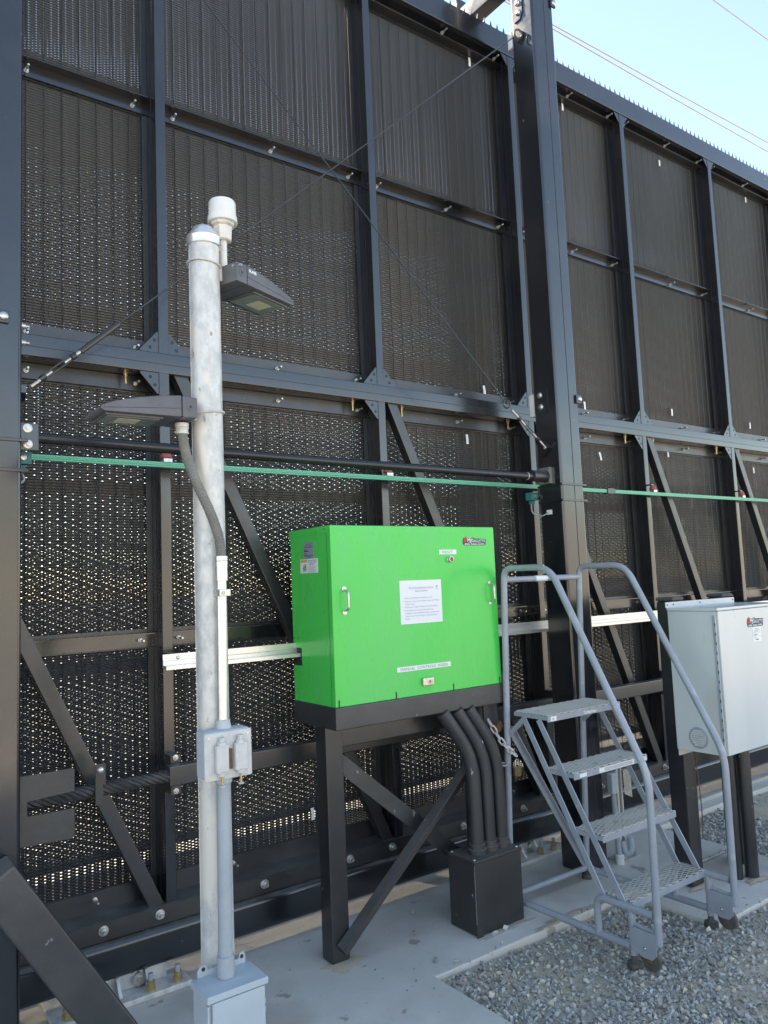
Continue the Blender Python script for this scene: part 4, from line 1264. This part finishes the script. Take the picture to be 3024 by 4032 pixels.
for k, (yf, yb, zt) in enumerate(((2.640, 2.868, 0.985), (2.497, 2.672, 0.735), (2.352, 2.522, 0.485), (2.218, 2.372, 0.238))):
    xa, xb = XL + 0.013, XR - 0.013
    st = MB()
    st.box(xa, xb, yf, yf + 0.003, zt - 0.030, zt - 0.001).box(xa, xb, yb - 0.003, yb, zt - 0.022, zt - 0.001)
    st.box(xa, xa + 0.003, yf + 0.0031, yb - 0.0031, zt - 0.022, zt - 0.001).box(xb - 0.003, xb, yf + 0.0031, yb - 0.0031, zt - 0.022, zt - 0.001)
    so = st.build('step', LADDER, ld, bevel=0.001)
    tread_mesh(xa + 0.003, xb - 0.003, yf + 0.002, yb - 0.002, zt + 0.001).build('tread', TREAD, so, kind='stuff')
    yl_ = yf - 0.0012
    if k == 0:
        lettering(MB(), 'Cotterman', (3.14, yl_ + 0.0004, zt - 0.0235), XX, ZZ, 0.022, 0.098, bold=True).build('lettering', LABELW, so)
        sx_ = MB().box(xa + 0.02, xa + 0.062, yl_, yf - 0.0002, zt - 0.028, zt - 0.005).build('sticker', LABELW, so)
        lettering(MB(), '76', (xa + 0.03, yl_ - 0.0003, zt - 0.023), XX, ZZ, 0.016).build('lettering', INKGREY, sx_)
        MB().box(xb - 0.05, xb - 0.01, yl_, yf - 0.0002, zt - 0.027, zt - 0.006).build('sticker', LABELW, so)
    if k == 1:
        st2 = MB().box(3.056, 3.327, yl_, yf - 0.0002, zt - 0.027, zt - 0.005).build('sticker', LABELW, so)
        t_ = MB()
        for j in range(3):
            for i in range(26):
                t_.box(3.095 + i * 0.0085, 3.1015 + i * 0.0085, yl_ - 0.0003, yl_ - 0.0001, zt - 0.012 - j * 0.0055, zt - 0.009 - j * 0.0055)
        t_.build('print', INKGREY, st2, kind='stuff')
        MB().box(xb - 0.05, xb - 0.005, yl_, yf - 0.0002, zt - 0.025, zt - 0.006).build('sticker', LABELW, so)
        MB().box(xa + 0.04, xa + 0.09, yl_, yf - 0.0002, zt - 0.024, zt - 0.007).build('sticker', LABELW, so)

# ================================================================== GREY CONTROL CABINET
cc = thing('control_cabinet', 'light grey control cabinet with round side vent mounted on black posts', 'cabinet', (4.02, 2.54, 0))
bx0, bx1, by0, by1, bz0, bz1 = 3.690, 4.345, 2.212, 2.4885, 0.725, 1.452
MB().box(bx0, bx1, by0, by1, bz0, bz1).build('cabinet_body', CABINET, cc, bevel=0.004)
MB().box(bx0 - 0.006, bx1 + 0.006, by0 - 0.016, by1, 1.4525, 1.468).build('lid', CABINET, cc, bevel=0.003)
MB().box(bx0 + 0.004, bx1 - 0.004, by0 - 0.013, by0 - 0.0005, bz0 + 0.004, 1.4505).build('door', CABINET, cc, bevel=0.004)
MB().box(bx0 - 0.0035, bx0 - 0.0005, by0 + 0.004, by0 + 0.018, 0.78, 1.43).build('hinge', CONDUITGREY, cc)
kn = MB()
for k in range(13):
    kn.box(bx0 - 0.0052, bx0 - 0.0037, by0 + 0.002, by0 + 0.0065, 0.80 + k * 0.048, 0.815 + k * 0.048)
kn.build('hinge_knuckles', INK, cc, kind='stuff')
MB().box(3.676, 4.356, 2.4845, 2.4885, 1.4685, 1.498).build('mounting_flange', CABINET, cc)
MB().box(3.70, 4.33, 2.4845, 2.4885, 0.69, 0.7245).build('mounting_flange', CABINET, cc)
for x in (3.69, 3.745, 4.0, 4.34):
    MB().lathe((x, 2.4842, 1.484), [(0.005, 0), (0.005, 0.001)], 8, (0, -1, 0)).build('flange_hole', INK, cc)
vt = MB().lathe((bx0 - 0.0005, 2.356, 0.800), [(0.054, 0), (0.054, 0.004), (0.047, 0.006), (0.045, 0.004)], 32, (-1, 0, 0)).build('vent', CONDUITGREY, cc, smooth=True)
for k in range(8):
    z = 0.800 - 0.036 + k * 0.0103
    hw = math.sqrt(max(0.0001, 0.044 ** 2 - (z - 0.800) ** 2))
    MB().prism([(bx0 - 0.005, z - 0.004), (bx0 - 0.0095, z - 0.004), (bx0 - 0.0055, z + 0.0035)], 2.356 - hw, 2.356 + hw, 'y').build('louvre', COVERGREY, vt)
brand_badge(cc, 3.965, 4.127, 1.352, 1.403, by0 - 0.013)
lb = flat(4.011, 4.096, 1.272, 1.349, by0 - 0.013, 0.0012, LABELW, 'rating_label', cc, label='white rating label below the badge')
t_ = MB()
yq = by0 - 0.0144
lettering(t_, 'HySecurity', (4.055, yq, 1.336), XX, ZZ, 0.010, 0.042, 'CENTER')
for z, a, b, h_ in ((1.331, 0.02, 0.075, 0.0012), (1.326, 0.012, 0.06, 0.0016), (1.319, 0.008, 0.032, 0.0014), (1.319, 0.055, 0.08, 0.0014), (1.312, 0.008, 0.042, 0.0012), (1.306, 0.008, 0.045, 0.0035), (1.300, 0.008, 0.028, 0.0012), (1.300, 0.06, 0.08, 0.0012), (1.293, 0.008, 0.034, 0.0014), (1.281, 0.025, 0.055, 0.005)):
    t_.box(4.011 + a, 4.011 + b, yq - 0.0002, yq, z, z + h_)
t_.build('print', INKGREY, lb)
for x in (3.745, 4.245):
    lg = MB().box(x, x + 0.105, 2.489, 2.592, -0.0035, 1.500).build('leg', BLACKDULL, cc, bevel=0.010)
    MB().box(x - 0.004, x + 0.109, 2.485, 2.596, 1.5005, 1.524).build('leg_cap', RUBBER, lg, bevel=0.012)
MB().box(3.8505, 4.2445, 2.50, 2.56, 0.60, 0.668).build('cross_bar', BLACKDULL, cc, bevel=0.004)
MB().cyl((4.115, 2.372, -0.0035), (4.115, 2.372, 0.7245), 0.036, 20).build('conduit', BLACKDULL, cc, smooth=True)
MB().cyl((4.045, 2.410, -0.0035), (4.045, 2.410, 0.7245), 0.024, 16).build('conduit', BLACKDULL, cc, smooth=True)
MB().tube([(3.856, 2.495, 0.70), (3.862, 2.49, 0.55), (3.870, 2.488, 0.42), (3.868, 2.487, 0.30), (3.858, 2.486, 0.24)], 0.003, 6).build('loose_wire', RUST, cc, smooth=True)

# ================================================================== SMALL RECEPTACLE STRUT behind the ladder
rs = thing('conduit_strut', 'short metal strut with grey conduit body and hanging tag behind the ladder', 'strut', (3.83, 3.0, 0))
MB().box(3.803, 3.808, 2.985, 3.026, 0.0255, 0.56).box(3.808, 3.85, 3.021, 3.026, 0.0255, 0.56).box(3.85, 3.855, 2.985, 3.026, 0.0255, 0.56).box(3.808, 3.818, 2.985, 2.989, 0.0255, 0.56).box(3.84, 3.85, 2.985, 2.989, 0.0255, 0.56).build('strut_channel', GALV, rs)
MB().box(3.77, 3.93, 2.955, 3.06, 0.0006, 0.0075).build('base_plate', GALV, rs)
MB().box(3.79, 3.87, 2.99, 3.03, 0.008, 0.025).build('strut_foot', GALV, rs)
for x in (3.785, 3.915):
    MB().lathe((x, 2.972, 0.0078), [(0.010, 0), (0.010, 0.010), (0.005, 0.0105), (0.005, 0.03)], 6).build('anchor_bolt', STEEL, rs)
lbz = MB().box(3.738, 3.786, 2.965, 3.005, 0.385, 0.505).build('conduit_body', SWITCHGREY, rs, bevel=0.010, seg=3)
MB().box(3.7355, 3.7378, 2.968, 3.000, 0.395, 0.497).build('conduit_body_cover', CONDUITGREY, lbz)
MB().cyl((3.766, 2.985, 0.384), (3.752, 2.96, 0.05), 0.0155, 14).build('conduit', CONDUITGREY, rs, smooth=True)
MB().lathe((3.752, 2.958, 0.0006), [(0.024, 0), (0.024, 0.03), (0.026, 0.031), (0.026, 0.05), (0.02, 0.055)], 16).build('coupling', WHITEP, rs, smooth=True)
MB().tube(rounded([(3.80, 2.975, 0.11), (3.80, 2.95, 0.04), (3.83, 2.93, 0.06), (3.86, 2.96, 0.12)], 0.05), 0.018, 12).build('elbow', CONDUITGREY, rs, smooth=True)
MB().bar((3.845, 2.975, 0.512), (3.875, 2.972, 0.512), 0.004, 0.004).build('tag_hook', STEEL, rs)
tg = MB().prism([(3.853, 0.505), (3.886, 0.508), (3.921, 0.494), (3.925, 0.338), (3.857, 0.368)], 2.9735, 2.9747, 'y').build('paper_tag', TAGM, rs)
t_ = MB()
for k in range(9):
    t_.box(3.862, 3.915 - (k * 7 % 4) * 0.006, 2.9728, 2.9733, 0.472 - k * 0.0105, 0.4735 - k * 0.0105)
t_.build('print', INKGREY, tg)

# ================================================================== OVERHEAD CABLES
for (z1_, z2_, lab) in ((12.16, 12.48, 'upper of the two close overhead cables beyond the gate'), (12.07, 12.12, 'lower of the two close overhead cables beyond the gate'), (15.28, 15.37, 'single highest overhead cable crossing the corner of the sky')):
    k = (z2_ - z1_) / 7.9
    w_ = MB().tube([(x_, 9.0, z1_ + k * (x_ - 11.2) * 0.6 + 0.0006 * (x_ - 15) ** 2) for x_ in range(-45, 91, 5)], 0.0095, 6).build('overhead_cable', WIREM, smooth=True)
    tag(w_, lab, 'cable')

# ================================================================== LOOSE STONES AND GRAVEL
def rock(seed):
    rr = random.Random(seed)
    bm = bmesh.new()
    for _ in range(11):
        v = Vector((rr.gauss(0, 1), rr.gauss(0, 1), rr.gauss(0, 1))).normalized() * rr.uniform(0.75, 1.1)
        bm.verts.new(v)
    res = bmesh.ops.convex_hull(bm, input=bm.verts)
    bmesh.ops.delete(bm, geom=[g for g in set(res['geom_interior'] + res['geom_unused']) if isinstance(g, bmesh.types.BMVert)], context='VERTS')
    bmesh.ops.triangulate(bm, faces=bm.faces)
    bmesh.ops.recalc_face_normals(bm, faces=bm.faces)
    bm.verts.index_update()
    V = np.array([v.co[:] for v in bm.verts])
    F = np.array([[v.index for v in f.verts] for f in bm.faces])
    bm.free()
    return V, F


rocks = [rock(s) for s in range(30)]


def rnd_rot(rs):
    q = rs.normal(size=4)
    q /= np.linalg.norm(q)
    w, x, y, z = q
    return np.array([[1 - 2 * (y * y + z * z), 2 * (x * y - z * w), 2 * (x * z + y * w)], [2 * (x * y + z * w), 1 - 2 * (x * x + z * z), 2 * (y * z - x * w)],
                     [2 * (x * z - y * w), 2 * (y * z + x * w), 1 - 2 * (x * x + y * y)]])


def ok_spot(x, y):
    if x < 2.15 or y > 3.19:
        return False
    if y > 2.665 and x < 4.475:
        return False
    if 3.45 < x < 4.48 and 2.17 < y < 2.68:
        return False
    return True


ph_ = nrs.uniform(0, 6.28, 8)


def patch(x, y):
    s = (math.sin(2.1 * x + 1.3 * y + ph_[0]) + math.sin(-1.7 * x + 2.9 * y + ph_[1]) + 0.7 * math.sin(4.3 * x + 3.7 * y + ph_[2]) + 0.6 * math.sin(5.9 * y - 3.1 * x + ph_[3])) / 3.3
    return s


Vs, Fs, Ts = [], [], []
nv = 0
rots = [rnd_rot(nrs) for _ in range(200)]
target = 95000
count = 0
while count < target:
    # denser near the camera side
    if nrs.rand() < 0.72:
        x, y = nrs.uniform(2.13, 5.2), nrs.uniform(0.6, 3.2)
    else:
        x, y = nrs.uniform(2.13, 10.5), nrs.uniform(-1.0, 3.2)
    count += 1
    spill = False
    if not ok_spot(x, y):
        # a few chips kicked up over the slab edges
        near = (2.10 < x < 2.15 and y < 2.69) or (2.655 < y < 2.70 and 2.1 < x < 4.4) or (3.44 < x < 4.4 and 2.17 < y < 2.21) or (3.19 < y < 3.23 and x > 4.5)
        if not near or nrs.rand() > 0.2:
            continue
        spill = True
    pt = patch(x, y)
    # a bare dirt patch near the slab corner as in the photo
    dd = math.hypot((x - 2.52) / 0.33, (y - 2.18) / 0.24)
    if dd < 1:
        pt -= 0.9 * (1 - dd)
    if nrs.rand() > 0.62 + 0.75 * pt:
        if nrs.rand() > 0.25:
            continue
        r_ = 0.0025 + 0.003 * nrs.rand()
    else:
        r_ = 0.0038 + 0.0105 * nrs.rand() ** 1.7
        if nrs.rand() < 0.04:
            r_ *= 1.45
    V, F = rocks[nrs.randint(len(rocks))]
    S = np.array([1.25, 1.0, 0.75]) * nrs.uniform(0.8, 1.2, 3) * r_
    P = (V * S) @ rots[nrs.randint(200)].T
    zb = -0.034 + 0.010 * math.sin(x * 3.1 + y * 1.7) * math.sin(y * 2.3 - x * 0.7)
    if spill:
        r_ = min(r_, 0.006)
        P = P * 0.5
        P[:, 2] -= P[:, 2].min() - 0.0003
        zb, r2_ = 0.0, 0.0
    else:
        r2_ = r_
    P = P + np.array([x, y, zb + r2_ * nrs.uniform(0.15, 0.75)])
    Vs.append(P)
    Fs.append(F + nv)
    nv += len(V)
    Ts.append(np.full(len(V), nrs.rand()))
Vs = np.concatenate(Vs)
Fs = np.concatenate(Fs)
Ts = np.concatenate(Ts)
me = bpy.data.meshes.new('gravel')
me.vertices.add(len(Vs))
me.vertices.foreach_set('co', Vs.ravel())
me.loops.add(Fs.size)
me.loops.foreach_set('vertex_index', Fs.ravel().astype(np.int32))
me.polygons.add(len(Fs))
me.polygons.foreach_set('loop_start', np.arange(0, Fs.size, 3, dtype=np.int32))
me.update(calc_edges=True)
me.shade_flat()
at = me.attributes.new('tint', 'FLOAT', 'POINT')
at.data.foreach_set('value', Ts.astype(np.float32))
me.materials.append(GRAVEL)
gv = bpy.data.objects.new('gravel', me)
COL.objects.link(gv)
gv['kind'] = 'stuff'
gv['label'] = 'grey crushed gravel beside the concrete slab'
gv['category'] = 'gravel'

STONE = mat('loose_stone', (0.33, 0.31, 0.29), (0.22, 0.21, 0.20), scale=60, rough=0.85)
PALESTONE = mat('pale_stone', (0.55, 0.53, 0.49), (0.45, 0.43, 0.40), scale=60, rough=0.85)
stone_spots = [([2.443, 3.223], 0.014, 0), ([2.297, 3.027], 0.015, 0), ([2.213, 2.769], 0.014, 0), ([2.274, 2.702], 0.013, 1), ([1.969, 2.883], 0.006, 0), ([1.684, 3.126], 0.007, 0),
               ([2.044, 2.696], 0.007, 0), ([1.97, 2.663], 0.005, 0), ([2.06, 2.60], 0.006, 0), ([2.66, 2.79], 0.016, 1), ([2.60, 2.795], 0.014, 1), ([2.58, 2.79], 0.012, 1), ([2.10, 2.78], 0.005, 0)]
for k, (p, r_, pale) in enumerate(stone_spots):
    V, F = rocks[k % len(rocks)]
    P = (V * r_ * np.array([1.2, 0.95, 0.8])) @ rots[k].T
    P[:, 2] -= P[:, 2].min()
    o = MB().add([tuple(q) for q in P], [tuple(q) for q in F]).build('loose_stone', PALESTONE if pale else STONE)
    o.location = (p[0], p[1], 0.0003)
    lab = {0: 'grey stone on the concrete farthest back towards the gate beam', 1: 'grey stone midway between the stand leg and the pull box', 2: 'grey stone near the slab corner beside a pale stone',
           3: 'pale stone on the slab edge near the gravel corner', 4: 'tiny dark chip on the concrete in front of the stand leg', 5: 'tiny dark chip on the concrete between light pole and stand leg'}.get(k)
    lab = lab or ('pale stone wedged under the front of the black pull box' if pale else 'tiny dark chip on the bare concrete near the slab edge')
    tag(o, lab, 'stone', 'stones scattered on the concrete')


def drift(x, y, rx, ry, seed, h=0.0035):
    rr = random.Random(seed)
    n = 28
    vs, fs = [(x, y, h)], []
    for ring_, hh in ((0.45, h * 0.75), (0.8, h * 0.3), (1.0, 0.0002)):
        for k in range(n):
            a = 2 * math.pi * k / n
            w = ring_ * (1 + 0.22 * math.sin(3 * a + seed) + 0.16 * math.sin(7 * a + 2 * seed) + rr.uniform(-0.08, 0.08))
            vs.append((x + rx * w * math.cos(a), y + ry * w * math.sin(a), hh))
    for k in range(n):
        k2 = (k + 1) % n
        fs.append((0, 1 + k, 1 + k2))
        for q in range(2):
            fs.append((1 + q * n + k, 1 + (q + 1) * n + k, 1 + (q + 1) * n + k2, 1 + q * n + k2))
    return MB().add(vs, fs)


for k, (x, y, rx, ry) in enumerate(((1.90, 3.02, 0.10, 0.055), (2.66, 2.80, 0.17, 0.022), (3.00, 2.70, 0.24, 0.025), (4.10, 2.34, 0.08, 0.04), (3.80, 2.478, 0.09, 0.03), (1.03, 2.33, 0.1, 0.09))):
    o = drift(x, y, rx, ry, k + 1).build('dirt', DIRT, smooth=True)
    o['kind'] = 'stuff'
    o['label'] = 'thin drift of dirt gathered on the concrete'
    o['category'] = 'dirt'
